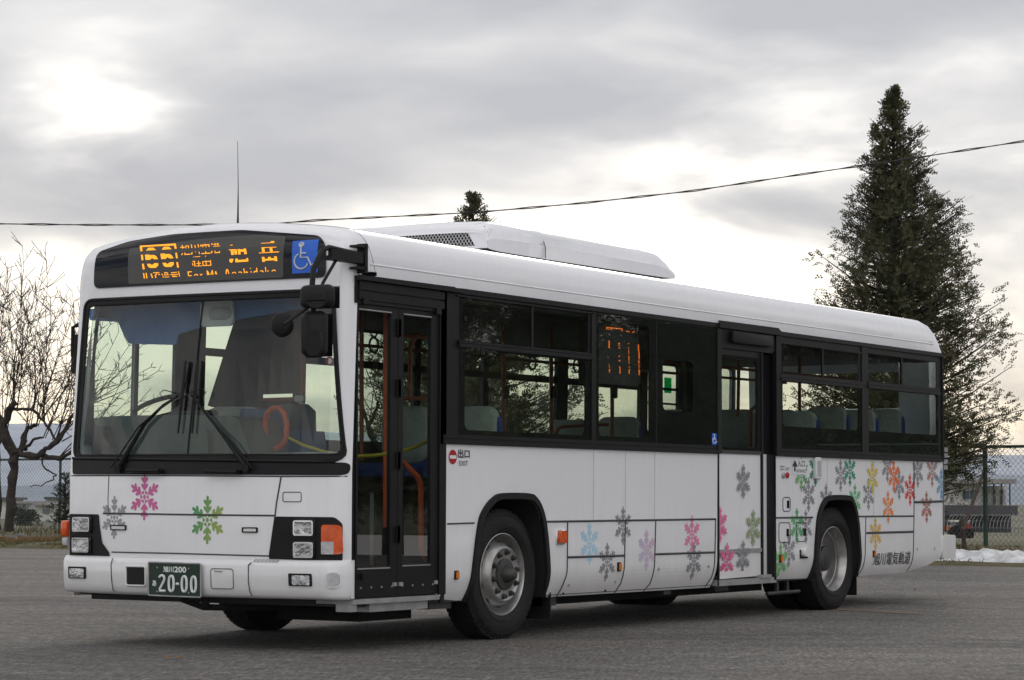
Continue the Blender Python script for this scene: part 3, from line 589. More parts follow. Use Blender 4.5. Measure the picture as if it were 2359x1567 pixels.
front_obj('led_lettering', polys, 'led', sign, off=.0155)
def wheelchair(name, fn, mat, parent, T):         # T maps unit symbol coordinates to the skin
    P = lambda a, b: fn(*T(a, b))
    mb = MB(); r = .055
    def tb(pts, w): mb.tube([P(*p) for p in pts], w, 6)
    return P, tb, mb
bq = [Fp(676, 631), Fp(734, 628), Fp(737, 552), Fp(677, 556)]
bs = front_obj('wheelchair_sign', [[bq]], 'blue', bus, off=.012, thick=.002)
def Tsign(a, b):
    lo = [bq[0][i]*(1-a)+bq[1][i]*a for i in (0, 1)]; hi = [bq[3][i]*(1-a)+bq[2][i]*a for i in (0, 1)]; return (lo[0]*(1-b)+hi[0]*b, lo[1]*(1-b)+hi[1]*b)
def wc_symbol(T, fn, k, parent):
    mb = MB(); g = lambda pts: [fn(*T(*p)) for p in pts]
    mb.tube(g([(.35, .80), (.35, .47), (.62, .47), (.76, .22), (.86, .27)]), k, 6); mb.tube(g([(.35, .60), (.56, .60)]), k, 6)
    mb.tube(g([(.37+.27*cos(radians(a)), .36+.23*sin(radians(a))) for a in range(112, 350, 12)]), k, 6)
    c = [(.36+.085*cos(2*pi*i/16), .87+.062*sin(2*pi*i/16)) for i in range(16)]; mb.poly(g(c)); mb.tube(g(c[:9]), k*.8, 6); mb.tube(g(c[8:]+c[:1]), k*.8, 6)
    return mb.build('wheelchair_symbol', 'signgrey', parent)
wc_symbol(Tsign, front(.0155), .0065, bs)
q2 = [S(1636.5, 1025), S(1650, 1025.5), S(1650, 999), S(1636.5, 998.5)]
bs2 = flat_obj('wheelchair_sign', [[q2]], side(.0155), 'blue', bus, nrm=Vector((0, -1, 0)))
wc_symbol(lambda a, b: tuple((q2[0][i]*(1-a)+q2[1][i]*a)*(1-b)+(q2[3][i]*(1-a)+q2[2][i]*a)*b for i in (0, 1)), side(.017), .005, bs2)
# ---- wipers
def wp(u, v, o=.035): return front(o)(*Fp(u, v))
for arm, link2, blade, blade2 in (([(280, 1080), (341, 977), (383, 935), (417, 913)], [(268, 1078), (330, 985), (370, 950), (410, 922)], [(434, 832), (427, 905), (417, 998)], [(441, 834), (434, 880), (425, 912)]), ([(574, 1078), (530, 1015), (493, 966), (447, 910)], [(590, 1080), (545, 1020), (500, 975), (458, 922)], [(463, 831), (457, 905), (449, 998)], [(470, 833), (466, 880), (462, 935)])):
    w = MB().tube([wp(*p) for p in arm], [.017, .014, .010, .008], 6).build('wiper_arm', 'matt_black', bus, 40)
    MB().tube([wp(*p, o=.05) for p in link2], .006, 5).build('wiper_link', 'matt_black', w)
    MB().tube([wp(*p, o=.03) for p in blade], [.009, .013, .008], 5).tube([wp(*p, o=.022) for p in blade2], .006, 5).build('wiper_blade', 'rubber', w)
    c = wp(*arm[0], o=.02); MB().tube([c+Vector((.03, 0, 0)), c+Vector((-.03, 0, 0))], .03, 12).build('wiper_pivot', 'matt_black', w)
    MB().tube([wp(arm[3][0]+dx*(1 if arm[0][0] < 400 else -1), arm[3][1]+dy, o=.05) for dx, dy in ((-30, 6), (-38, -6), (-28, -14), (-8, -8), (6, 0))], .0035, 5).build('washer_hose', 'rubber', w)
# ---- mirrors
mir = part('mirror_arm', 'matt_black', bus, 40, box=[((-1.93, -.07, 2.56), (-1.90, .0, 2.76))])
sy = -.05; s3 = lambda u, v, y=sy: Vector((S(u, v, y)[0], y, S(u, v, y)[1]))
MB().tube([s3(832, 588), s3(757, 570), s3(742, 578), s3(722, 620), s3(719, 660), s3(724, 740), s3(728, 770)], .019, 8).build('mirror_tube', 'matt_black', mir, 40)
MB().tube([s3(830, 604, -.03), s3(752, 594, -.03)], .017, 8).tube([s3(775, 598), s3(745, 650), s3(722, 700), s3(653, 748, -.02)], .011, 8).build('mirror_brace', 'matt_black', mir, 40)
a = s3(830, 596); b = s3(757, 582); MB().box((b.x, -.045, b.z-.045), (a.x, -.075, a.z+.035)).build('mirror_box', 'matt_black', mir)
for v in (568, 618): q = s3(829, v); MB().box((q.x-.05, -.07, q.z-.008), (q.x+.05, .0, q.z+.008)).build('mirror_bracket', 'matt_black', mir)
uy = Vector((.12, -1, 0)).normalized(); uz = Vector((0, 0, 1))
def mirror(c, w, h, r, name='rear_mirror'):
    m_ = MB().rbox(Q(c[0], c[1], -2.48), (w, h), (uy, uz), r, .075, 6, True).build(name, 'matt_black', mir, 60)
    MB().rbox(Q(c[0]-2, c[1]+h*60, -2.535), (w*.62, h*.62), (uy, uz), min(r*1.2, w*.3), .03).build('mirror_boss', 'matt_black', m_, 35)
    MB().poly([Q(c[0], c[1], -2.48)+uy*(a*w*.47)+uz*(b*h*.47)+Vector((.055, 0, 0)) for a, b in ((-1, -1), (1, -1), (1, 1), (-1, 1))]).build('mirror_glass', 'chrome', m_)
    return m_
mirror((736, 684), .245, .158, .045); mirror((729, 771), .18, .305, .045)
mc = Q(653, 748, -2.50); mm_ = MB().rbox(mc, (.168, .168), (uy, uz), .083, .045, 8, True).build('round_mirror', 'matt_black', mir, 60)
part('far_mirror', 'matt_black', bus, 40, rbox=[((-1.98, 2.515, Q(176, 828, -2.05).z), (.06, .20), (Vector((0, 1, 0)), uz), .03, .05)], tube=[([(-1.97, 2.46, Q(180, 743, -2.05).z), (-1.99, 2.52, Q(180, 752, -2.05).z), (-1.99, 2.52, Q(176, 820, -2.05).z)], .016, 8), ([(-1.98, 2.49, Q(182, 770, -2.0).z), (-1.98, 2.50, Q(182, 835, -2.0).z)], .022, 8)])
# antenna and small camera dome
ab = Q(548, 510, -1.2); MB().tube([ab-Vector((0, 0, .06)), ab+Vector((0, 0, .03)), ab+Vector((0, 0, .25)), Q(547.5, 325, -1.2)], [.012, .008, .0035, .002], 6).build('radio_antenna', 'darkmetal', bus)
# ---- front door
def sbox(mb, u0, v0, u1, v1, y0, y1):
    (x0, z0), (x1, z1) = S(u0, v0), S(u1, v1); mb.box((x0, y0, z0), (x1, y1, z1)); return mb
hd = MB().box((-1.955, -.012, 2.36), (-.88, .05, 2.545)); hd.box((-1.955, -.012, 2.515), (-.725, -.05, 2.545)).box((-1.93, -.012, 2.45), (-.90, -.024, 2.505)).box((-1.93, -.012, 2.385), (-.90, -.022, 2.44)).build('door_header', 'black', bus)
part('rain_lip', 'black', bus, poly=[([(-1.955, -.03, 2.55), (-.78, -.03, 2.553), (-.725, -.02, 2.535), (-1.955, -.02, 2.52)],)])
door = MB().box((-1.955, .01, .37), (-1.925, .05, 2.36)).box((-.945, .0, .37), (-.915, .05, 2.36)).build('front_door', 'black', bus)
for (x0, x1, gx0, gx1, g0, g1) in ((-1.925, -1.443, -1.905, -1.525, .57, 2.312), (-1.437, -.945, -1.376, -1.035, .58, 2.312)):
    lf = flat_obj('door_leaf', [[[(x0, .368), (x1, .368), (x1, 2.352), (x0, 2.352)], rrect(gx0, gx1, g0, g1, .015)]], lambda x, z, d=0: Vector((x, .03-d, z)), 'black', door, thick=.03)
    MB().poly([(gx0-.01, .012, g0-.01), (gx1+.01, .012, g0-.01), (gx1+.01, .012, g1+.01), (gx0-.01, .012, g1+.01)]).build('door_glass', 'glass_side', lf)
    MB().box((gx0, -.001, g1+.004), (gx1, -.004, g1+.012)).box((gx0, -.001, g0-.012), (gx1, -.004, g0-.004)).build('glass_bead', 'galv', lf)
    for k in range(4): xx = x0+.06+(x1-x0-.12)*k/3; MB().box((xx-.006, 0, .428), (xx+.006, -.006, .44)).build('door_rivet', 'galv', lf)
    for zz in (.79, 1.30, 1.80, 2.22): MB().box(((x1 if x0 < -1.5 else x0)-.02, -.002, zz-.06), ((x1 if x0 < -1.5 else x0)+.02, -.014, zz+.06)).build('door_hinge', 'matt_black', lf)
for a_, b_ in ((-1.50, -1.455), (-1.425, -1.38), (-.99, -.955)): MB().box((a_, -.002, .435), (b_, -.012, .46)).build('door_catch', 'galv', door)
for (x, z) in ((-1.86, 2.385), (-.98, 2.372), (-1.85, .52)): MB().box((x-.03, -.012, z-.03), (x+.03, -.032, z+.012)).build('door_sensor', 'matt_black', door)
part('door_edge_strip', 'paint', bus, box=[((-.935, -.008, .35), (-.918, .03, 1.95))])
part('door_seal', 'rubber', bus, box=[((-.912, -.006, .30), (-.865, .02, 1.43))])
part('door_sill', 'galv', bus, box=[((-1.96, -.01, .325), (-.93, .3, .358)), ((-1.72, .03, .265), (-1.02, .25, .322)), ((-1.98, .005, .275), (-1.90, .12, .325))])
# ---- middle door
md = part('sliding_door', 'paint', bus, poly=[([(3.345, .012, .352), (4.165, .012, .362), (4.165, .012, 1.442), (3.345, .012, 1.432)],)])
flat_obj('door_upper_frame', [[[(3.345, 1.445), (4.17, 1.445), (4.17, 2.345), (3.345, 2.345)], rrect(3.40, 4.085, 1.485, 2.262, .045)]], lambda x, z, d=0: Vector((x, .02-d, z)), 'black', md, thick=.012)
MB().poly([(3.38, .006, 1.46), (4.12, .006, 1.46), (4.12, .006, 2.29), (3.38, .006, 2.29)]).build('door_glass', 'glass_side', md)
MB().box((3.345, .008, 1.432), (4.165, .0, 1.462)).build('door_rail', 'darkmetal', md)
MB().box((3.345, .008, .574), (4.165, -.002, .606)).build('door_rub_strip', 'galv', md)
MB().box((4.165, .012, .34), (4.19, -.006, 2.34)).build('door_edge', 'rubber', md)
MB().box((3.325, .004, .30), (3.343, -.008, 1.432)).build('door_gap', 'rubber', bus)
MB().box((4.19, .06, .36), (4.39, .07, 1.44)).build('door_jamb', 'paint', bus)
MB().box((4.19, .06, 1.44), (4.39, .07, 2.36)).box((4.385, .07, .32), (4.428, -.012, 2.36)).build('door_jamb_trim', 'gloss_black', bus)
hd = MB().box((3.345, .02, 2.345), (4.49, -.012, 2.512)).box((3.29, .0, 2.512), (4.50, -.045, 2.55)).build('door_header', 'black', bus)
part('rain_lip', 'black', bus, poly=[([(3.29, -.03, 2.575), (4.46, -.03, 2.578), (4.52, -.03, 2.548), (3.29, -.03, 2.548)],)])
a, b = S(1677, 787), S(1770, 800); MB().rbox(((a[0]+b[0])/2, -.012, 2.445), (b[0]-a[0], .10), (Vector((1, 0, 0)), uz), .03, .045).build('door_motion_sensor', 'matt_black', hd, 35)
part('door_sill', 'galv', bus, box=[((3.33, -.012, .295), (4.43, .28, .345)), ((4.10, -.03, .345), (4.30, .03, .372))])
# ---- small things on the near side
def marker(u, v, s=.05):
    x, z = S(u, v); m_ = part('side_marker', 'black', bus, box=[((x-s*.62, yskin(z), z-s), (x+s*.62, yskin(z)-.012, z+s))]); MB().box((x-s*.40, yskin(z)-.01, z-s*.75), (x+s*.52, yskin(z)-.022, z+s*.75)).build('lens', 'amber2', m_)
marker(1050, 1325, .032); marker(1425, 1306, .036); marker(1797.5, 1287, .036); marker(2012.5, 1276, .032); marker(2177.5, 1217, .028)
x, z = S(1290, 1237); t_ = part('side_turn_signal', 'chrome', bus, 30, rbox=[((x, .002, z), (.13, .115), (Vector((1, 0, 0)), uz), .012, .014)]); MB().rbox((x, -.01, z), (.09, .095), (Vector((1, 0, 0)), uz), .01, .03).build('lens', 'amber', t_, 30)
def hatch(u0, v0, u1, v1, lu, lv):
    a, b = S(u0, v1), S(u1, v0); f = side(.003); h_ = MB().tube([f(*p) for p in rrect(a[0], b[0], a[1], b[1], .03)], .0035, 4, closed=True).build('access_hatch', 'seam', bus)
    x, z = S(lu, lv); MB().box((x-.02, yskin(z), z-.034), (x+.02, yskin(z)-.006, z+.034)).build('hatch_latch', 'gloss_black', h_)
hatch(1803, 1146, 1820, 1178, 1815, 1162); hatch(1794, 1204, 1819.5, 1250, 1814, 1227); hatch(1834, 1204, 1856, 1248, 1852.5, 1226)
for (u, v) in ((1317.5, 1348), (1423.5, 1340), (1518, 1311), (1633, 1305), (2113, 1265), (2153, 1264)):
    x, z = S(u, v); part('panel_lock', 'galv', bus, tube=[([(x, yskin(z)+.003, z), (x, yskin(z)-.003, z)], .014, 10)])
for (u, v) in ((1312, 1367), (1408, 1360)): x, z = S(u, v); part('jacking_hole', 'void', bus, tube=[([(x, yskin(z)+.003, z), (x, yskin(z)-.002, z)], .014, 10)])
x, z = S(1853, 1274); c_ = part('fuel_cap_handle', 'paint', bus, 40, rbox=[((x, .002, z+.005), (.17, .075), (Vector((1, 0, 0)), Vector((0, 0, 1))), .03, .05)]); MB().box((x-.10, -.002, z-.05), (x+.06, -.008, z+.03)).build('handle_gasket', 'rubber', c_)
x, z = S(1879, 1079); t_ = part('speaker_grille', 'plastic_white', bus, 30, rbox=[((x, .0, z), (.13, .20), (Vector((1, 0, 0)), uz), .02, .035)])
mb = MB()
for k in range(9): mb.box((x-.03, -.03, z-.068+k*.016), (x+.045, -.0385, z-.062+k*.016))
mb.build('grille_slats', 'galv', t_)
for (u, m_) in ((1803.5, 'galv'), (1812.5, 'red')): x, z = S(u, 1095); part('door_button', m_, bus, 30, lathe_y=[((x, 0, z), [(0, .028), (-.012, .028), (-.018, .02), (-.018, .001)], 16)])
# lettering
ft = side(.0048)
def stext(s, px, mat, bold=0.0): return text_obj('lettering', s, [S(*p) for p in px], ft, mat, bus, bold)
stext('出口', [(1054, 1055.5), (1081, 1055.5), (1081, 1036), (1054, 1034.5)], 'ink', .02); stext('EXIT', [(1057, 1072.5), (1077, 1073.5), (1077, 1062), (1057, 1061.5)], 'ink')
stext('入口', [(1836, 1076), (1853, 1076), (1853, 1061), (1836, 1060)], 'ink', .015); stext('ENTRANCE', [(1834, 1089), (1855.5, 1089.5), (1855.5, 1081.5), (1834, 1081)], 'ink')
f = side(.0045); MB().tube([f(*S(1829.5, 1086)), f(*S(1829.5, 1064))], .011, 4).tube([f(*S(1825.5, 1074)), f(*S(1829.5, 1063)), f(*S(1833.5, 1074))], .011, 4).build('arrow_symbol', 'ink', bus)
st = flat_obj('entrance_sticker', [[[S(1824, 1058), S(1856, 1058), S(1856, 1093), S(1824, 1093)]]], side(.0038), 'paint', bus, nrm=Vector((0, -1, 0)))
stext('旭川電気軌道', [(2013.5, 1303), (2098, 1300), (2098, 1269.5), (2013.5, 1273)], 'inkgrey', .008)
cx_, cz_ = S(1042.5, 1053); ne = flat_obj('no_entry_sign', [[[(cx_+.052*cos(2*pi*k/32), cz_+.052*sin(2*pi*k/32)) for k in range(32)]]], side(.003), 'red', bus, nrm=Vector((0, -1, 0)))
flat_obj('no_entry_bar', [[rrect(cx_-.042, cx_+.042, cz_-.012, cz_+.012, .002)]], side(.0045), 'signwhite', ne, nrm=Vector((0, -1, 0)))
for (u, v, k) in ((1797, 1075, 3), (1809, 1079, 2)):
    x, z = S(u, v); mb = MB()
    for i in range(k): mb.box((x, -.001, z-i*.016), (x+.09-.02*(i % 2), -.002, z-i*.016+.006))
    mb.build('notice_text', 'inkgrey', bus)
# ---- snowflake decals
def flake_polys():
    out = []; ov = [(.085*cos(2*pi*k/14), .105*sin(2*pi*k/14)) for k in range(14)]; out.append(ov)
    arm = [(-.012, .29), (.012, .29), (.07, .325), (.205, .455), (.225, .53), (.18, .59), (.13, .575), (.07, .525), (.07, .605), (.21, .735), (.228, .80), (.18, .86), (.125, .845), (.07, .805), (.07, .97), (.035, 1.01), (0, 1.02)]
    arm = arm + [(-x, y) for x, y in arm[::-1] if x > .0001 and (x, y) != (.012, .29)]
    # heart shaped inner clump
    tri = [(-.155, .262), (-.035, .135), (.0, .12), (.035, .135), (.155, .262), (.03, .262), (0, .20), (-.03, .262)]
    for k in range(6):
        a = pi/3*k; ca, sa = cos(a), sin(a)
        out.append([(x*ca-y*sa, x*sa+y*ca) for x, y in arm]); b = a+pi/6; cb, sb = cos(b), sin(b)
        kite = [(-.13, .268), (-.04, .155), (0, .125), (.04, .155), (.13, .268)]
        out.append([(x*cb-y*sb, x*sb+y*cb) for x, y in kite])
    return out
FLK = flake_polys(); fmat = {}
def flake_mat(c1, c2, ax=0):
    key = (c1, c2, ax)
    if key in fmat: return fmat[key]
    sr = lambda *c: tuple(min(.85, x*1.0) for x in srgb(*c))
    m = pmat('snowflake_ink', sr(*c1), .4); nt = m.node_tree; p = nt.nodes['Principled BSDF']; N = nt.nodes.new; L = nt.links.new
    if c2:
        tc = N('ShaderNodeTexCoord'); sx = N('ShaderNodeSeparateXYZ'); L(tc.outputs['Generated'], sx.inputs[0]); mx = N('ShaderNodeMix'); mx.data_type = 'RGBA'
        ad = N('ShaderNodeMapRange'); ad.inputs[1].default_value = .2; ad.inputs[2].default_value = .85
        mz = N('ShaderNodeMath'); mz.operation = 'MULTIPLY_ADD'; L(sx.outputs[ax], mz.inputs[0]); mz.inputs[1].default_value = .75; mz2 = N('ShaderNodeMath'); mz2.operation = 'MULTIPLY'; L(sx.outputs[2], mz2.inputs[0]); mz2.inputs[1].default_value = .25; L(mz2.outputs[0], mz.inputs[2])
        L(mz.outputs[0], ad.inputs[0]); L(ad.outputs[0], mx.inputs[0]); mx.inputs[6].default_value = (*sr(*c1), 1); mx.inputs[7].default_value = (*sr(*c2), 1); L(mx.outputs[2], p.inputs['Base Color'])
    fmat[key] = m; return m
GR = (133, 132, 137)
fl_n = [0]
def inside(p, poly):
    r = False; n = len(poly)
    for i in range(n):
        (x0, y0), (x1, y1) = poly[i], poly[i-1]
        if (y0 > p[1]) != (y1 > p[1]) and p[0] < (x1-x0)*(p[1]-y0)/(y1-y0)+x0: r = not r
    return r
def flake_side(u, v0, v1, c1, c2=None, xmin=None, xmax=None, arch=None):
    (x, zt), (xb, zb) = S(u, v0), S(u, v1); R = (zt-zb)/2; cz = (zt+zb)/2; fl_n[0] += 1; off = .0014+.00025*(fl_n[0] % 7)
    polys = [[[(x+a*R*.92, cz+b*R) for a, b in q]] for q in FLK]
    bm = flat_bm(polys, [x+R*k/9 for k in range(-9, 10)] + ([xmin] if xmin else []) + ([xmax] if xmax else []), SZ + ([cz+R*k/9 for k in range(-9, 10)] if arch else []) + [1.43])
    kill = []
    for f in bm.faces:
        c = f.calc_center_median()
        if (xmin and c.x < xmin) or (xmax and c.x > xmax) or c.y > 1.43 or (arch and inside((c.x, c.y), arch)): kill.append(f)
    bmesh.ops.delete(bm, geom=kill, context='FACES'); fn = side(off)
    for vv in bm.verts: vv.co = fn(vv.co.x, vv.co.y)
    for f in bm.faces:
        if f.normal.y > 0: f.normal_flip()
    me = bpy.data.meshes.new('snowflake_decal'); bm.to_mesh(me); bm.free()
    o = link('snowflake_decal', me, flake_mat(c1, c2), bus); return o
def zA(cx, t, b): return (1780+cx/5.0556, 1040+t/5.0556, 1040+b/5.0556)
def zB(cx, t, b): return (1240+cx/3.9167, 1020+t/3.9167, 1020+b/3.9167)
for a, c1, c2 in ((zA(790, 95, 468), GR, None), (zA(1113, 315, 687), GR, None), (zA(1333, -12, 358), GR, None), (zA(1470, 200, 565), GR, None), (zA(1687, 50, 418), GR, None), (zA(415, 310, 700), GR, None), (zA(385, 680, 1070), GR, None), (zA(188, 960, 1360), GR, None),
      (zA(897, 28, 408), (40, 138, 108), None), (zA(495, 15, 408), (45, 128, 100), (36, 120, 104)), (zA(330, 60, 467), (112, 168, 104), (84, 150, 100)), (zA(1160, 115, 495), (190, 184, 84), (214, 178, 78)),
      (zA(1408, 95, 478), (226, 118, 60), (222, 104, 44)), (zA(1597, 262, 637), (206, 62, 58), (196, 50, 48)), (zA(1855, 40, 418), (172, 118, 106), (134, 132, 134)), (zA(1343, 455, 838), (222, 142, 70), (226, 124, 66)), (zA(1790, 465, 835), (176, 102, 92), (150, 108, 96)),
      (zA(1195, 765, 1150), (206, 176, 90), (216, 166, 66)), (zA(280, 660, 1075), (92, 172, 110), (76, 158, 98)), (zA(92, 1072, 1490), (124, 184, 112), (98, 170, 106)),
      (zB(462, 715, 1098), (164, 200, 222), (168, 206, 228)), (zB(622, 905, 1250), GR, None), (zB(764, 578, 922), GR, None), (zB(977, 788, 1148), (182, 178, 202), (206, 172, 194)), (zB(1386, 655, 1003), (218, 128, 166), (222, 120, 158)), (zB(1404, 900, 1238), GR, None)): flake_side(*a, c1, c2)
flake_side(*zA(620, 380, 770), GR, None, arch=[(x, z+.0) for x, z in ARCH_R]); flake_side(*zA(957, 380, 760), (86, 168, 120), (100, 174, 106), arch=ARCH_R)
flake_side(*zA(1962, 202, 568), (118, 158, 184), (64, 144, 186), xmax=8.325)
flake_side(*zB(1640, 577, 902), (222, 104, 150), None, xmin=3.348); flake_side(*zB(1705, 905, 1238), (214, 92, 142), (218, 108, 152), xmin=3.348)
flake_side(*zB(1852, 195, 502), GR); flake_side(*zB(1942, 602, 930), (152, 158, 122), (130, 158, 116), xmax=4.16); flake_side(*zB(1850, 882, 1188), GR)
def flake_front(cx, t, b, c1, c2, off):
    u = 140+cx/3.264; (y, zt), (_, zb) = Fp(u, 960+t/3.264), Fp(u, 960+b/3.264); R = (zt-zb)/2; cz = (zt+zb)/2; zz = cz
    return front_obj('snowflake_decal', [[[(y-a*R*.92, cz+b*R) for a, b in q]] for q in FLK], flake_mat(c1, c2, 1), bus, off=off)
flake_front(405, 598, 918, (150, 150, 153), None, .0015); flake_front(633, 430, 778, (206, 104, 158), (198, 96, 150), .0018); flake_front(1105, 598, 957, (150, 168, 88), (76, 148, 96), .0015)
# ---- rear corner
mb = MB()
for z in (.62, 1.0, 1.5, 2.0, 2.4, 2.55):
    for k in range(6): a = radians(18*k); mb.v.append((8.315+.26*sin(a)*(1-.12*max(0, z-2.0)), .0+.26*(1-cos(a)), z))
for i in range(5):
    for k in range(5): mb.f.append([i*6+k, i*6+k+1, i*6+k+7, i*6+k+6])
mb.build('rear_corner', 'paint', bus, 50)
x, z = 8.42, S(2183, 990)[1]; fo = flake_side(2181, 959, 1026, (64, 140, 178), None, xmin=8.30)
mb = MB()
for k in range(4): zz = S(2184, 1036)[1]-k*.062; mb.box((8.37, .012, zz-.022), (8.50, -.006+.03, zz+.022))
mb.build('rear_vent', 'galv', bus)
part('rear_wall', 'paint', bus, poly=[([(8.5, .2, .55), (8.5, 2.3, .55), (8.5, 2.3, 1.6), (8.5, .2, 1.6)],), ([(8.49, .2, 1.6), (8.49, .55, 1.6), (8.49, .55, 2.6), (8.46, .2, 2.6)],), ([(8.49, 2.3, 1.6), (8.49, 1.95, 1.6), (8.49, 1.95, 2.6), (8.46, 2.3, 2.6)],), ([(8.48, .55, 2.38), (8.48, 1.95, 2.38), (8.42, 1.95, 2.75), (8.42, .55, 2.75)],)])
part('rear_bumper', 'paint', bus, 40, rbox=[((8.46, -.015, .55), (.36, .26), (Vector((1, 0, 0)), uz), .03, -2.5)])
part('rear_panel', 'paint', bus, poly=[([(8.31, .02, .44), (8.56, .1, .52), (8.56, 2.4, .52), (8.31, 2.47, .44)],)])
# ---- roof air conditioner
def lerp(a, b, t): return tuple(a[i]+(b[i]-a[i])*t for i in range(3))
mb = MB(); AX = [(.46, .50, 2.975, 3.10), (.48, .50, 2.97, 3.145), (.53, .50, 2.965, 3.18), (.62, .50, 2.96, 3.20), (.8, .50, 2.96, 3.208), (1.3, .50, 2.96, 3.212), (1.31, .505, 2.96, 3.205), (2.95, .50, 2.965, 3.205), (3.14, .50, 2.967, 3.20), (3.26, .50, 2.968, 3.175), (3.36, .50, 2.97, 3.13), (3.44, .50, 2.973, 3.075), (3.485, .50, 2.975, 3.055)]
def acsec(x, y0, zb, zt):
    w = 1.245-y0; h = zt-zb; pr = [(0, 0), (-.002, h*.42), (.005, h*.44), (.012, h*.64), (.026, h*.80), (.048, h*.91), (.08, h*.975), (.13, h*1.01), (.25, h*1.04), (w*.6, h*1.07), (w, h*1.08)]
    L_ = [(x, y0+a, zb+b) for a, b in pr]; return L_ + [(x, 2*1.245-a[1], a[2]) for a in L_[-2::-1]]
secs = [acsec(*a) for a in AX]; n = len(secs[0])
for s_ in secs: mb.v += s_
for i in range(len(secs)-1):
    for k in range(n-1): mb.f.append([i*n+k, i*n+k+1, (i+1)*n+k+1, (i+1)*n+k])
mb.f.append([(len(secs)-1)*n+k for k in range(n)])
ac = mb.build('roof_air_conditioner', 'paint', bus, 40)
fr = secs[0]; mb = MB(); g0 = [(.47, .60, 3.0), (.47, 1.89, 3.0), (.50, 1.80, 3.10), (.50, .69, 3.10)]
mb.poly([(.465, .50, 2.975), (.465, 1.99, 2.975), (.465, 1.99, 2.998), (.465, .50, 2.998)]).poly([(.465, .50, 2.998), (.465, .62, 2.998), (.47, .70, 3.125), (.46, .52, 3.11)]).poly([(.465, 1.99, 2.998), (.465, 1.87, 2.998), (.47, 1.79, 3.125), (.46, 1.97, 3.11)]).poly([(.468, .66, 3.125), (.468, 1.83, 3.125), (.53, 1.83, 3.205), (.53, .60, 3.195)]).build('grille_surround', 'paint', ac)
part('condenser_core', 'void', ac, poly=[([(.50, .55, 2.97), (.50, 1.95, 2.97), (.50, 1.95, 3.15), (.50, .55, 3.15)],)])
mb = MB()
for k in range(46):
    y0 = .56+k*.031
    for sgn in (1, -1):
        y1 = y0+sgn*.09; ya, yb = max(.6, min(1.89, y0)), max(.6, min(1.89, y1)); mb.tube([(.478, y0, 3.0), (.478, y1, 3.125)], .0035, 3, caps=False)
mb.build('mesh_grille', 'plastic_white', ac)
part('unit_plinth', 'void', ac, box=[((.6, .56, 2.90), (3.35, 1.93, 2.968))])
MB().tube([(1.305, .494, 2.965), (1.305, .494, 3.05), (1.305, .53, 3.15), (1.305, .62, 3.197)], .004, 4).build('cover_seam', 'seam', ac)
# front hood of the unit: low fairing ahead of it
mb = MB(); 
for x, zt in ((-.15, 2.98), (.05, 3.0), (.2, 2.99)):
    pass
# ---- far side and floor
FWN = [(-1.84, -1.395, 1.56, 2.36), (-1.36, -.93, 1.56, 2.36), (-.585, .58, 1.52, 2.45), (.70, 2.27, 1.52, 2.45), (2.36, 3.38, 1.52, 2.45), (3.46, 4.68, 1.52, 2.45), (4.87, 6.30, 1.72, 2.45), (6.45, 7.12, 1.72, 2.42), (7.36, 8.34, 1.72, 2.45)]
far = lambda x, z, d=0: Vector((x, BUSW-.0-.02*min(1, max(0, (z-1.2)/1.25))+d, z))
flat_obj('far_side_wall', [[[(-1.97, .33), (-.58, .30), (-.5, .7), (-.3, 1.0), (.3, 1.0), (.5, .7), (.58, .30), (5.2, .3), (5.3, .7), (5.5, 1.0), (6.1, 1.0), (6.25, .7), (6.3, .3), (8.0, .36), (8.5, .55), (8.5, 2.55), (-1.8, 2.55), (-1.97, 1.5)]] + [[rrect(a, b, c, d, .05) for a, b, c, d in FWN]][0]], far, 'paint', bus, cuts_b=[1.2])
flat_obj('far_window_band', [[[(-1.92, 1.43), (8.4, 1.43), (8.4, 2.52), (-1.8, 2.52)]] + [rrect(a, b, c, d, .05) for a, b, c, d in FWN]], lambda x, z, d=0: far(x, z) + Vector((0, -.03-d, 0)), 'interior_dark', bus, thick=.012)
for i, (a, b, c, d) in enumerate(FWN):
    w = MB().poly([far(a-.01, c-.01)+Vector((0, -.008, 0)), far(b+.01, c-.01)+Vector((0, -.008, 0)), far(b+.01, d+.01)+Vector((0, -.008, 0)), far(a-.01, d+.01)+Vector((0, -.008, 0))]).build('far_window', 'glass_side', bus)
    if i in (2, 3, 4, 5, 6): q = far(a, 2.145); MB().box((a, q.y-.035, 2.145), (b, q.y+.005, 2.205)).build('far_sash_rail', 'interior_dark', w)
    if i == 7: q = far(a, 2.16); MB().box((a, q.y-.03, 2.165), (b, q.y, 2.19)).box((a, q.y-.03, 2.015), (b, q.y, 2.035)).build('far_sash_rail', 'interior_dark', w)
part('floor', 'interior_dark', bus, box=[((-1.85, .06, .30), (-.56, 2.43, .36)), ((-.56, .76, .301), (.58, 1.73, .361)), ((.58, .06, .30), (4.45, 2.43, .36)), ((4.45, .06, .302), (5.19, 2.42, .62)), ((5.19, .76, .60), (6.27, 1.73, .66)), ((6.27, .06, .342), (7.38, 2.42, .62)), ((7.38, .06, .475), (8.28, 2.42, .62)), ((-.56, .06, 1.10), (.58, .76, 1.13)), ((-.56, 1.73, 1.10), (.58, 2.43, 1.13)), ((5.19, .06, 1.10), (6.27, .76, 1.13)), ((5.19, 1.73, 1.10), (6.27, 2.43, 1.13))])
part('ceiling', 'interior', bus, box=[((-1.72, .03, 2.47), (8.4, 2.40, 2.50))])
part('interior_lining', 'interior_dark', bus, box=[((-.86, .05, 1.13), (3.3, .07, 1.42)), ((.60, .09, .36), (3.3, .10, 1.13)), ((4.45, .05, 1.13), (8.3, .07, 1.42)), ((-.86, .05, 2.46), (8.3, .30, 2.47)), ((-1.9, 2.38, 1.12), (8.3, 2.40, 1.44))])
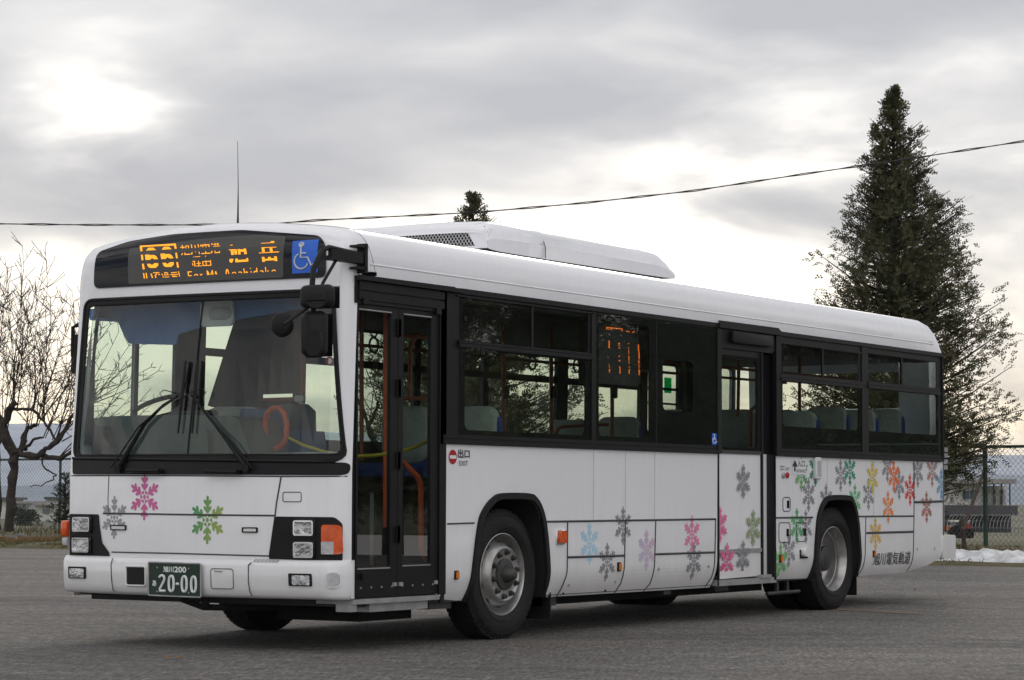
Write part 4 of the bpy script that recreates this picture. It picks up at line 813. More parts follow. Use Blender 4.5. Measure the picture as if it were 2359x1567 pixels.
for y_ in (.77, 1.72):
    for x_ in (0, 5.73): part('wheel_well', 'void', bus, box=[((x_-.62, y_, .28), (x_+.62, y_+.02, 1.10))])
part('underbody', 'void', bus, box=[((-1.55, .30, .315), (-.62, 2.2, .345)), ((-1.30, .42, .17), (-.66, 1.15, .26)), ((.8, .42, .20), (5.0, 2.2, .32)), ((-.62, .80, .25), (.8, 1.70, .45)), ((5.0, .8, .25), (6.5, 1.7, .5)), ((6.4, .2, .33), (7.35, 2.3, .5)), ((7.35, .2, .46), (8.3, 2.3, .5)), ((-1.95, .35, .36), (-1.5, 2.3, .40))])
for b_ in [((.66, .12, .215), (.86, .5, .29)), ((2.55, .10, .245), (2.67, .3, .30)), ((3.5, .12, .24), (3.75, .4, .30)), ((-.9, .1, .25), (-.62, .4, .31)), ((1.2, .4, .22), (1.28, 2.2, .27))]: part('chassis_bracket', 'darkmetal', bus, box=[b_])
part('side_guard_rail', 'darkmetal', bus, tube=[([(4.50, .12, .19), (5.12, .10, .195)], .018, 6), ([(4.72, .13, .19), (4.72, .13, .33)], .022, 6), ([(4.93, .13, .19), (4.93, .13, .33)], .022, 6)])
a, b, c = Q(417, 1380, -1.95), Q(468, 1399, -1.95), Q(520, 1400, -1.95); part('tow_bracket', 'void', bus, tube=[([a, b, c, c+Vector((.4, -.3, 0))], .022, 4), ([Q(473, 1378, -1.98), Q(473, 1400, -1.98)], .03, 8)]); part('bumper_stay', 'void', bus, tube=[([Q(182, 1362, -1.9), Q(258, 1365, -1.9)], .018, 4)])
part('mud_flap', 'rubber', bus, box=[((.66, .05, .12), (.675, .36, .42))]); part('mud_flap', 'rubber', bus, box=[((6.30, .06, .12), (6.315, .62, .42))])
# ---- wheels
def wheel(name, x, y0, rear=False, mirror=False, detail=True):
    sg = -1 if mirror else 1; w = empty(name, (0, 0, 0)); w.parent = bus; w.location = Vector((x, y0, .478)) - Vector(bus.location)
    def add(nm, mat, mb, sm=None):
        me = mb.mesh(nm); o = bpy.data.objects.new(nm, me); col.objects.link(o); me.materials.append(M[mat]); o.parent = w
        if sm: me.shade_smooth(); me.set_sharp_from_angle(angle=radians(sm))
        return o
    T = [(.045, .300), (.02, .312), (.005, .34), (.0, .385), (.008, .425), (.022, .452), (.034, .468), (.05, .475), (.14, .480), (.23, .475), (.25, .465), (.275, .43), (.285, .385), (.27, .33), (.24, .30)]
    mb = MB().lathe_y((0, 0, 0), [(sg*a, r) for a, r in T], 72)
    add('tyre', 'tyre', mb, 50)
    tr = MB()
    for k in range(60):           # tread blocks
        a = 2*pi*k/60
        for (ya, yb, da) in ((.036, .085, 0), (.10, .175, .05), (.19, .245, 0)):
            a0, a1 = a+da, a+da+.075; P = []
            for (aa, rr) in ((a0, .470), (a1, .470), (a1, .4835), (a0, .4835)): P.append((rr*cos(aa), rr*sin(aa)))
            b = len(tr.v)
            for yy in (ya, yb): tr.v += [(px, sg*yy, pz) for px, pz in P]
            tr.f += [[b+i for i in q] for q in ((0, 1, 2, 3), (4, 7, 6, 5), (2, 6, 7, 3), (0, 3, 7, 4), (1, 5, 6, 2))]
    add('tread', 'tyre', tr)
    if not detail: return w
    for rr in (.345, .358, .44): add('sidewall_ring', 'tyre', MB().tube([(rr*cos(2*pi*k/64), sg*(.004 if rr < .4 else .012), rr*sin(2*pi*k/64)) for k in range(64)], .0035, 4, closed=True))
    if not rear:
        R = [(.03, .302), (.022, .306), (.02, .300), (.03, .292), (.07, .284), (.11, .276), (.125, .268), (.118, .262), (.085, .25), (.045, .232), (.015, .215), (.003, .203), (-.001, .194), (.004, .186), (.006, .14), (.008, .118)]
        add('rim', 'steel', MB().lathe_y((0, 0, 0), [(sg*a, r) for a, r in R], 64), 40)
        hb = MB()
        for k in range(10):       # hand holes
            a = 2*pi*(k+.5)/10; c = Vector((cos(a), 0, sin(a))); t = Vector((-sin(a), 0, cos(a))); e = (Vector((0, sg*.040, 0))-c*.018).normalized(); cen = c*.245+Vector((0, sg*.070, 0)); nn = e.cross(t).normalized(); nn = nn if nn.y*sg < 0 else -nn
            hb = MB(); hb.poly([cen+nn*.006+t*(.033*cos(b))+(e)*(.021*sin(b)) for b in [2*pi*i/14 for i in range(14)]]); add('hand_hole', 'void', hb)
        add('hub', 'darkmetal', MB().lathe_y((0, 0, 0), [(sg*a, r) for a, r in ((.009, .118), (-.008, .116), (-.012, .10), (-.014, .065), (-.03, .06), (-.055, .05), (-.085, .036), (-.09, .028), (-.09, .001))], 32), 40)
        nr, ny = .163, .006
    else:
        R = [(.03, .302), (.022, .306), (.02, .300), (.03, .290), (.06, .283), (.075, .272), (.11, .268), (.115, .255), (.17, .25), (.20, .235), (.215, .21), (.215, .10), (.215, .001)]
        add('rim', 'steel', MB().lathe_y((0, 0, 0), [(sg*a, r) for a, r in R], 64), 40)
        hb = MB()
        for k in range(10): a = 2*pi*(k+.5)/10; add('hand_hole', 'void', MB().tube([(.20*cos(a), sg*.214, .20*sin(a)), (.20*cos(a), sg*.206, .20*sin(a))], .03, 12))
        add('hub', 'darkmetal', MB().lathe_y((0, 0, 0), [(sg*a, r) for a, r in ((.215, .13), (.10, .115), (.09, .10), (.09, .001))], 28), 40)
        nr, ny = .155, .214
    for k in range(10):
        a = 2*pi*k/10+.2; add('wheel_nut', 'galv' if rear else 'darkmetal', MB().lathe_y((nr*cos(a), 0, nr*sin(a)), [(sg*ny, .024), (sg*(ny-.006), .023), (sg*(ny-.006), .017), (sg*(ny-.028), .016), (sg*(ny-.03), .010), (sg*(ny-.036), .009), (sg*(ny-.036), .001)], 12), 40)
    return w
wheel('front_wheel', 0, .035); wheel('rear_wheel', 5.8, .045, rear=True); wheel('front_wheel', 0, 2.455, mirror=True); wheel('rear_wheel', 5.8, 2.445, rear=True, mirror=True)
wheel('inner_rear_wheel', 5.8, .36, detail=False); wheel('inner_rear_wheel', 5.8, 2.13, mirror=True, detail=False)
part('axle', 'void', bus, tube=[([(0, .25, .46), (0, 2.25, .46)], .07, 8), ([(5.8, .3, .46), (5.8, 2.2, .46)], .11, 8)])
# ---- bus interior
def qpoly(name, px, x, mat, parent=bus, th=.012):
    mb = MB(); A = [Q(u, v, x) for u, v in px]; B = [a+Vector((th, 0, 0)) for a in A]; n = len(A); mb.poly(A); mb.poly(B[::-1])
    for i in range(n): mb.poly([A[i], A[(i+1) % n], B[(i+1) % n], B[i]])
    return mb.build(name, mat, parent)
def qtube(name, px, x, r, mat, parent=bus, n=8): return MB().tube([Q(p[0], p[1], p[2] if len(p) > 2 else x) for p in px], r, n).build(name, mat, parent, 40)
def stube(name, px, y, r, mat, parent=bus, n=8): return MB().tube([Vector((S(p[0], p[1], y)[0], y, S(p[0], p[1], y)[1])) for p in px], r, n).build(name, mat, parent, 40)
qpoly('sun_visor', rpoly([(206, 712), (206, 738), (272, 742), (284, 770), (296, 792), (405, 795), (410, 770), (452, 757), (552, 735), (690, 712), (800, 692), (800, 668)], 5), -1.72, 'visor')
im = part('interior_mirror', 'plastic_white', bus, 35, rbox=[(Q(504, 722, -1.74), (.30, .19), (Vector((0, -1, 0)), uz), .04, .03)])
MB().rbox(Q(508, 722, -1.77), (.20, .09), (Vector((0, -1, 0)), uz), .04, .01).build('mirror_bracket', 'galv', im, 35)
qpoly('driver_partition', [(552, 700), (478, 935), (540, 950), (604, 945), (604, 909), (694, 906), (700, 690)], -.62, 'interior_dark')
qpoly('partition_lower', [(604, 924), (694, 921), (694, 1060), (604, 1060)], -.60, 'interior_dark')
db = MB(); dp = [Q(*p, -1.62) for p in ((190, 1070), (186, 980), (212, 964), (260, 959), (330, 957), (420, 956), (530, 958), (548, 966), (562, 1000), (577, 1045), (579, 1070))]
A = dp; B = [p+Vector((.45, 0, 0)) for p in dp]; db.poly(A); n_ = len(A)
for i in range(n_): db.poly([A[i], A[(i+1) % n_], B[(i+1) % n_], B[i]])
dsh = db.build('dashboard', 'dash', bus, 50)
qpoly('dash_lower_panel', rpoly([(196, 1052), (192, 990), (215, 983), (470, 984), (478, 1000), (480, 1052)], 6), -1.66, 'dash', dsh, .03)
qpoly('instrument_hood', rpoly([(385, 960), (395, 948), (470, 944), (474, 962)], 4), -1.5, 'interior_dark', dsh, .15)
c = Q(376, 938, -1.32); un, vn = Vector((0, -1, 0)), Vector((cos(radians(24)), 0, sin(radians(24))))
MB().tube([c+un*(.235*cos(a))+vn*(.235*sin(a)) for a in [2*pi*k/32 for k in range(32)]], .019, 8, closed=True).tube([c-Vector((.06, 0, .10)), c+un*.22], .012, 6).tube([c-Vector((.05, 0, .08)), c-Vector((.2, 0, .5))], .03, 8).build('steering_wheel', 'matt_black', bus, 40)
ds = qpoly('driver_seat', rpoly([(474, 947), (500, 937), (580, 937), (600, 945), (606, 1050), (480, 1050)], 6), -.75, 'seatcover', bus, .15)
fb = qpoly('fare_box', rpoly([(553, 945), (556, 941), (615, 943), (619, 950), (616, 987), (553, 982)], 3), -1.25, 'bluebox', bus, .25)
qpoly('fare_box_base', [(548, 988), (690, 992), (700, 1062), (560, 1062)], -1.15, 'bluebox', fb, .3)
qpoly('ticket_machine', rpoly([(622, 1012), (621, 936), (672, 929), (690, 946), (691, 1000), (676, 1012)], 3), -.95, 'interior', bus, .2)
qtube('boarding_rail', [(612, 1036), (611, 975), (616, 952), (628, 941), (643, 940), (655, 952), (660, 975), (660, 1005), (652, 1024), (634, 1034)], -1.35, .021, 'orange_rail')
qtube('grab_pole', [(697, 675), (697, 1010)], -.64, .018, 'brown_rail'); qtube('grab_rail', [(605, 922), (697, 919)], -.66, .016, 'brown_rail')
part('pole_clamp', 'galv', bus, 30, rbox=[(Q(694, 919, -.68), (.09, .05), (Vector((0, -1, 0)), uz), .015, .03), (Q(698, 935, -.68), (.05, .05), (Vector((0, -1, 0)), uz), .015, .03)])
qtube('yellow_chain', [(666, 1009, -1.35), (700, 1026, -1.45), (745, 1040, -1.6), (785, 1047, -1.7)], -1.4, .011, 'yellow')
stube('yellow_chain', [(822, 1051), (860, 1050), (895, 1045), (930, 1038), (960, 1029), (984, 1017)], .22, .013, 'yellow')
qtube('chrome_rail', [(540, 1048), (600, 1047), (700, 1045), (790, 1044)], -1.7, .008, 'galv')
um = None
# handrails and poles seen through the side glass
stube('grab_pole', [(833, 690), (833, 1060)], .9, .017, 'brown_rail'); stube('grab_pole', [(889, 700), (888, 1215)], .35, .019, 'orange_rail')
stube('grab_pole', [(962, 770), (946, 800), (944, 915)], .8, .017, 'brown_rail'); stube('grab_rail', [(925, 918), (990, 917)], .8, .016, 'brown_rail')
stube('door_handrail', [(918, 1056), (935, 1072), (962, 1098), (969, 1115), (970, 1255), (974, 1275), (984, 1291)], .10, .021, 'orange_rail')
for u in (1159, 1269, 1409): stube('grab_pole', [(u, 700), (u+2, 1040)], 1.0, .018, 'brown_rail')
for u in (1161, 1271, 1412): x, z = S(u, 905, .98); part('stop_button', 'interior_dark', bus, 30, rbox=[((x, .975, z), (.05, .10), (Vector((1, 0, 0)), uz), .015, .03)])
stube('seat_rail', [(1282, 1000), (1286, 988), (1296, 983), (1400, 978)], 1.2, .014, 'brown_rail'); stube('grab_pole', [(1702, 830), (1700, 960)], 1.2, .018, 'brown_rail'); stube('door_handrail', [(1744, 935), (1730, 945), (1728, 1030)], .25, .019, 'brown_rail')
stube('grab_pole', [(1842, 790), (1842, 950)], .9, .018, 'brown_rail')
for yy in (.78, 1.72): MB().tube([(-.35, yy, 2.26), (3.0, yy, 2.26), (8.2, yy, 2.28)], .015, 6).build('ceiling_rail', 'brown_rail', bus)
for (u, v) in ((861, 795), (1081, 822), (1131, 826), (1226, 836), (1329, 843)):
    x, z = S(u, v, .78); h_ = MB().tube([(x+.055*cos(a), .78, z+.055*sin(a)) for a in [2*pi*k/18 for k in range(18)]], .009, 5, closed=True).build('hanging_strap', 'interior_dark', bus)
    MB().tube([(x-.01, .78, z+.055), (x-.05, .78, 2.26)], .008, 4).tube([(x+.01, .78, z+.055), (x+.05, .78, 2.26)], .008, 4).build('strap_band', 'interior_dark', h_)
def seat(x, y, ztop, w=.44):
    s_ = MB().rbox((x, y, ztop-.22), (w, .44), (Vector((0, -1, 0)), uz), .10, .10, 6).build('passenger_seat', 'seatcover', bus, 50); s_.matrix_basis = s_.matrix_basis
    MB().rbox((x+.015, y, ztop-.30), (w+.03, .54), (Vector((0, -1, 0)), uz), .11, .07, 6).build('seat_back', 'seatblue', s_, 50)
    MB().box((x-.40, y-w/2, ztop-.54), (x+.02, y+w/2, ztop-.44)).build('seat_cushion', 'seatblue', s_); MB().box((x-.3, y-.08, 1.14 if abs(x) < .7 else .63), (x-.1, y+.08, ztop-.54)).build('seat_base', 'interior_dark', s_)
x, z = S(1098, 937, .5); seat(x, .5, z); x, z = S(745, 941, .5); seat(.15, 1.0, Q(745, 941, .15).z, .42)
for (u, v, y) in ((1838, 948, .55), (1908, 938, .62), (1976, 945, .6), (2036, 943, .6), (2098, 940, .6), (1432, 961, 1.75), (1320, 968, 1.8), (1560, 944, 1.75), (1700, 944, 1.5), (1800, 945, 1.7), (1870, 944, 1.9), (1960, 943, 1.9), (2050, 942, 1.9)): x, z = S(u, v, y); seat(x, y, z)
lb = part('side_display', 'interior_dark', bus, box=[((1.33, .075, 1.955), (2.085, .20, 2.455))])
LS = [[(130,150),(545,190),(545,212),(130,172)],[(128,172),(148,172),(150,212),(130,210)],[(155,195),(190,198),(190,215),(155,212)],[(205,200),(240,203),(240,222),(205,218)],[(250,180),(272,182),(272,222),(250,220)],[(525,212),(548,212),(550,262),(528,262)],[(640,245),(672,250),(670,278),(645,272)],[(680,258),(730,265),(728,288),(682,280)],[(795,280),(865,262),(868,282),(800,302)],[(180,508),(230,508),(222,520),(218,650),(228,690),(190,695),(192,520)],[(440,562),(482,562),(482,588),(440,588)],[(445,612),(468,612),(468,640),(445,640)],[(450,668),(475,670),(485,715),(465,712)],[(695,568),(720,568),(720,592),(695,592)],[(700,682),(722,682),(722,706),(700,706)],[(702,730),(716,730),(718,860),(706,860)],[(945,598),(970,598),(978,780),(950,775)],[(962,780),(988,780),(992,985),(968,985)],[(445,905),(480,885),(482,905),(460,930)],[(450,1020),(490,995),(492,1035),(455,1040)],[(705,900),(728,900),(728,920),(722,1040),(706,1040)],[(708,1065),(732,1065),(732,1090),(708,1090)],[(955,1020),(995,1020),(985,1075),(960,1100)],[(958,1115),(985,1115),(990,1140),(960,1140)],[(195,1118),(220,1122),(218,1142),(198,1140)],[(198,1170),(222,1172),(222,1195),(200,1195)],[(195,1238),(238,1240),(225,1265),(225,1322),(200,1322),(202,1260)],[(455,1168),(492,1168),(498,1345),(458,1345),(475,1325),(470,1195)],[(712,1170),(738,1172),(738,1195),(714,1195)],[(710,1238),(742,1240),(732,1300),(734,1365),(712,1360)],[(960,1165),(998,1168),(996,1192),(962,1192)],[(962,1220),(990,1260),(1000,1330),(985,1350),(1000,1392),(965,1395),(968,1340),(962,1270)]]
flat_obj('side_display_lettering', [[[S(1385+a/11.19, 740+b/11.19, .07) for a, b in q]] for q in LS], lambda x, z, d=0: Vector((x, .07, z)), 'ledred', lb, nrm=Vector((0, -1, 0)))
a, b = S(1531, 905, 2.40), S(1546.5, 871, 2.40); part('emergency_notice', 'green_sign', bus, box=[((a[0], 2.398, a[1]), (b[0], 2.404, b[1]))])
part('side_curtain_panel', 'interior_dark', bus, box=[((2.95, .10, 1.5), (3.25, .14, 2.45))])
# inspection sticker on the windscreen
st = MB().tube([Q(759, 832, -2.055), Q(759, 832, -2.05)], .03, 20).build('inspection_sticker', 'red', bus)
c = Q(759, 832, -2.059); MB().tube([c, c+Vector((.002, 0, 0))], .019, 16).build('sticker_centre', 'signwhite', st)

# ================================================================== SETTING
def gmat():
    m = pmat('asphalt', (.12, .118, .115), .88); nt = m.node_tree; p = nt.nodes['Principled BSDF']; N = nt.nodes.new; L = nt.links.new
    tc = N('ShaderNodeTexCoord'); P = tc.outputs['Object']
    def noise(s, d=4, r=.6, sc_=None):
        n = N('ShaderNodeTexNoise'); n.inputs['Scale'].default_value = s; n.inputs['Detail'].default_value = d; n.inputs['Roughness'].default_value = r
        if sc_: mp = N('ShaderNodeMapping'); mp.inputs['Rotation'].default_value = (0, 0, .25); mp.inputs['Scale'].default_value = sc_; L(P, mp.inputs[0]); L(mp.outputs[0], n.inputs[0])
        else: L(P, n.inputs[0])
        return n.outputs[0]
    def ramp(x, stops):
        r = N('ShaderNodeValToRGB'); L(x, r.inputs[0]); e = r.color_ramp.elements; e[0].position, e[0].color = stops[0][0], (*stops[0][1], 1); e[1].position, e[1].color = stops[-1][0], (*stops[-1][1], 1)
        for q, c in stops[1:-1]: k = e.new(q); k.color = (*c, 1)
        return r.outputs[0]
    def mixc(f, a, b, mode='MIX'):
        n = N('ShaderNodeMix'); n.data_type = 'RGBA'; n.blend_type = mode
        for i, x in ((0, f), (6, a), (7, b)):
            if isinstance(x, (float, int)): n.inputs[i].default_value = x
            elif isinstance(x, tuple): n.inputs[i].default_value = (*x, 1)
            else: L(x, n.inputs[i])
        return n.outputs[2]
    base = ramp(noise(.55, 8, .65, (1.0, .28, 1)), [(.30, (.110, .107, .105)), (.50, (.146, .142, .138)), (.72, (.188, .182, .175))])
    tm = N('ShaderNodeMapping'); tm.vector_type = 'TEXTURE'; tm.inputs['Rotation'].default_value = (0, 0, -1.0); tm.inputs['Scale'].default_value = (5.0, .42, 1); L(P, tm.inputs[0])
    tn = N('ShaderNodeTexNoise'); tn.inputs['Scale'].default_value = 1.0; tn.inputs['Detail'].default_value = 7; tn.inputs['Roughness'].default_value = .62; L(tm.outputs[0], tn.inputs[0])
    base = mixc(1.0, base, ramp(tn.outputs[0], [(.34, (.86, .86, .87)), (.5, (.99, .99, .99)), (.68, (1.14, 1.13, 1.12))]), 'MULTIPLY')
    spec = ramp(noise(48, 6, .85), [(.32, (.30, .30, .30)), (.5, (.95, .94, .93)), (.68, (2.0, 1.95, 1.88))])
    c = mixc(1.0, base, spec, 'MULTIPLY')
    sp2 = ramp(noise(15, 6, .8), [(.33, (.62, .62, .62)), (.67, (1.40, 1.38, 1.35))]); c = mixc(1.0, c, sp2, 'MULTIPLY')
    rust = ramp(noise(.35, 6, .7, (.25, 1.6, 1)), [(.56, (0, 0, 0)), (.72, (.5, .5, .5))]); c = mixc(rust, c, (.17, .115, .08))
    sp3 = ramp(noise(6.5, 8, .9), [(.33, (.45, .45, .46)), (.5, (.98, .98, .98)), (.67, (1.75, 1.73, 1.70))]); c = mixc(1.0, c, sp3, 'MULTIPLY')
    dm = N('ShaderNodeMapping'); dm.vector_type = 'TEXTURE'; dm.inputs['Rotation'].default_value = (0, 0, -.9); dm.inputs['Scale'].default_value = (6, 1.1, 1); dm.inputs['Location'].default_value = (3, 9, 0); L(P, dm.inputs[0])
    dn = N('ShaderNodeTexNoise'); dn.inputs['Scale'].default_value = .55; dn.inputs['Detail'].default_value = 9; dn.inputs['Roughness'].default_value = .7; L(dm.outputs[0], dn.inputs[0])
    c = mixc(1.0, c, ramp(dn.outputs[0], [(.40, (1.10, 1.10, 1.10)), (.55, (1, 1, 1)), (.60, (.80, .80, .81)), (.70, (.66, .66, .67))]), 'MULTIPLY')
    wv = N('ShaderNodeMix'); wv.data_type = 'RGBA'; wv.inputs[0].default_value = .10; wn_ = N('ShaderNodeTexNoise'); wn_.inputs['Scale'].default_value = 1.1; wn_.inputs['Detail'].default_value = 6; L(P, wn_.inputs[0]); L(P, wv.inputs[6]); L(wn_.outputs[1], wv.inputs[7])
    vo = N('ShaderNodeTexVoronoi'); vo.feature = 'DISTANCE_TO_EDGE'; vo.inputs['Scale'].default_value = .11; L(wv.outputs[2], vo.inputs[0])
    c = mixc(ramp(vo.outputs[0], [(.0, (.55, .55, .55)), (.0010, (.4, .4, .4)), (.0026, (0, 0, 0))]), c, (.045, .044, .043))
    gm_ = N('ShaderNodeMapping'); gm_.vector_type = 'TEXTURE'; gm_.inputs['Rotation'].default_value = (0, 0, .50); gm_.inputs['Scale'].default_value = (6.5, 1, 1); L(P, gm_.inputs[0])
    gn = N('ShaderNodeTexNoise'); gn.inputs['Scale'].default_value = 34; gn.inputs['Detail'].default_value = 4; gn.inputs['Roughness'].default_value = .8; L(gm_.outputs[0], gn.inputs[0])
    c = mixc(1.0, c, ramp(gn.outputs[0], [(.34, (.58, .58, .59)), (.5, (.97, .97, .97)), (.66, (1.50, 1.48, 1.46))]), 'MULTIPLY')
    pit = ramp(noise(9, 4, .7), [(.60, (0, 0, 0)), (.68, (.8, .8, .8))]); c = mixc(pit, c, (.05, .049, .047))
    L(c, p.inputs['Base Color'])
    b = N('ShaderNodeBump'); b.inputs['Strength'].default_value = .9; b.inputs['Distance'].default_value = .03; L(noise(22, 8, .85), b.inputs['Height']); L(b.outputs[0], p.inputs['Normal'])
    return m
M['asphalt'] = gmat()
M['grass_soil'] = pmat('grass_soil', (.105, .085, .040), .95, var=.6, scale=1.6, c2=(.042, .050, .018), bump=.8, bscale=22)
M['field'] = pmat('field_grass', (.105, .095, .055), .95, var=.5, scale=.12, c2=(.06, .065, .035))
M['hoop'] = pmat('hoop_metal', (.20, .20, .205), .5, .3)
M['soil'] = pmat('brown_soil', (.070, .045, .028), .95, var=.5, scale=5, bump=.8, bscale=20)
M['snow'] = pmat('old_snow', (.74, .76, .80), .75, var=.35, scale=4.5, c2=(.30, .29, .28), bump=1.0, bscale=7)
M['hill'] = pmat('haze_tinted_snow_hill', (.36, .40, .47), .95, var=.35, scale=.012, c2=(.24, .28, .35))  # distance haze put into the blue-grey of the snowy far hills
M['hill2'] = pmat('haze_tinted_wooded_hill', (.20, .24, .30), .95, var=.35, scale=.02, c2=(.14, .17, .22))  # nearer ridge, woodland colour also tinted blue for distance haze
M['bark'] = pmat('dark_bark', (.045, .036, .030), .9, var=.5, scale=9, bump=.8, bscale=25)
M['twig'] = pmat('twig_bark', (.030, .023, .019), .9)
M['leaf'] = pmat('conifer_foliage', (.050, .064, .025), .75, var=.5, scale=1.4, c2=(.070, .056, .022))
M['leaf2'] = pmat('spruce_foliage', (.028, .042, .026), .8, var=.4, scale=2)
M['postgreen'] = pmat('fence_green', (.028, .062, .046), .55, var=.4, scale=4)
M['wire'] = pmat('fence_wire', (.12, .15, .14), .5, .3)
M['wood'] = pmat('weathered_wood', (.075, .055, .045), .85, var=.5, scale=6, bump=.6, bscale=30)
M['cable'] = pmat('cable_black', (.02, .022, .024), .6)
M['wall_white'] = pmat('house_wall', (.62, .61, .57), .8, var=.12, scale=2)
M['wall_grey'] = pmat('shed_wall', (.50, .50, .50), .8, var=.2, scale=1)
M['roofdark'] = pmat('dark_roof', (.075, .075, .085), .7, var=.3, scale=2)
M['roofgrey'] = pmat('grey_roof', (.30, .29, .29), .7, var=.2, scale=2)
M['winglass'] = pmat('window_glass', (.10, .13, .17), .1)
M['tractor_red'] = pmat('tractor_red', (.32, .03, .035), .45)
M['litter'] = pmat('dry_leaves', (.26, .125, .04), .9, var=.5, scale=4, c2=(.15, .085, .035))
M['straw'] = pmat('dry_grass', (.16, .12, .05), .9, var=.5, scale=.8, c2=(.055, .065, .022))
M['stone'] = pmat('field_stone', (.16, .155, .15), .9, var=.3, scale=6, bump=.5, bscale=12)

def nz(x, y, s=1.0):
    from mathutils import noise as N_; return N_.noise(Vector((x*s, y*s, 3.7)))
# asphalt lot, verge, fields
mb = MB(); xs = [-60, -20, 0, 10, 20.75]; ys_ = [-90, -40, -10, 0, 10, 20, 40, 110]
edge = lambda y: 20.75+.10*nz(y, 1, .7)+.05*nz(y, 5, 2.6)
mb.poly([(-80, -120, 0), (20.0, -120, 0), (20.0, 140, 0), (-80, 140, 0)])
yy = [-12+k*.25 for k in range(200)]
yy = [-120] + yy + [140]
for a, b in zip(yy, yy[1:]): mb.poly([(20.0, a, 0), (edge(a), a, 0), (edge(b), b, 0), (20.0, b, 0)])
asp = tag(mb.build('asphalt_lot', 'asphalt'), kind='structure')
def verge_z(x, y):
    if x < 20.9: return max(-.03, -.03+.09*(x-20.6)/.3)
    t = min(1, (x-20.9)/5); return .06 + .12*t + .03*nz(x, y, .9)*t + .012*nz(x, y, 4)
mb = MB(); gx = [20.6, 20.75, 20.9, 21.2, 21.6, 22.1, 22.8, 23.6, 24.6, 26, 28, 30, 33]; gy = [-14+k*.5 for k in range(130)]
for x in gx:
    for y in gy: mb.v.append((x, y, verge_z(x, y)))
for i in range(len(gx)-1):
    for j in range(len(gy)-1): a = i*len(gy)+j; mb.f.append([a, a+1, a+1+len(gy), a+len(gy)])
tag(mb.build('grass_verge', 'grass_soil', None, 60), kind='structure')
def field_z(x): return .14 - .011*max(0, min(x, 150)-33)
mb = MB(); fxs = [32.8, 45, 60, 90, 150, 400, 1200, 3200]; fys = [-600, -60, 0, 40, 120, 400, 1600]
for x in fxs:
    for y in fys: mb.v.append((x, y*(1 if x < 500 else 3), field_z(x)))
for i in range(len(fxs)-1):
    for j in range(len(fys)-1): a = i*len(fys)+j; mb.f.append([a, a+1, a+1+len(fys), a+len(fys)])
tag(mb.build('field', 'field'), kind='structure')
# hills
def ridge(name, mat, D0, D1, prof, s):
    mb = MB(); us = list(range(-3600, 6400, 100)); rows = 7
    for i, u in enumerate(us):
        vt = None
        for (ua, va), (ub, vb) in zip(prof, prof[1:]):
            if ua <= u <= ub: vt = va+(vb-va)*(u-ua)/(ub-ua)
        zt = at(u, vt, D1).z + 6*nz(u, 0, .011)*s
        for k in range(rows):
            t = k/(rows-1); D = D0+(D1-D0)*t; p = at(u, 1147, D); mb.v.append((p.x, p.y, -3+(zt+3)*(sin(t*pi/2)**1.2)+ (0 if k in (0, rows-1) else 5*s*nz(u, k*40, .02))))
    for i in range(len(us)-1):
        for k in range(rows-1): a = i*rows+k; mb.f.append([a, a+1, a+1+rows, a+rows])
    return tag(mb.build(name, mat, None, 60), kind='structure')
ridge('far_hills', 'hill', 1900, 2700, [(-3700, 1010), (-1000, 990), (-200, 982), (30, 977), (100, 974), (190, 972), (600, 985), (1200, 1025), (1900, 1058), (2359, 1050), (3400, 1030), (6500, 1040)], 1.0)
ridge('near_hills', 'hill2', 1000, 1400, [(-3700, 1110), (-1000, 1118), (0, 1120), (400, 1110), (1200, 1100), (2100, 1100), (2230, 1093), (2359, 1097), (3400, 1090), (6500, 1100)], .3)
# faded paint line on the asphalt
a, b, c, d = ground(1880, 1399), ground(2125, 1413), ground(2122, 1417), ground(1880, 1403)
M['faded_paint'] = pmat('faded_orange_paint', (.20, .125, .075), .9, var=.6, scale=4, c2=(.125, .115, .105))
tag(MB().poly([p+Vector((0, 0, .004)) for p in (a, b, c, d)]).build('faded_line_marking', 'faded_paint'), kind='structure')

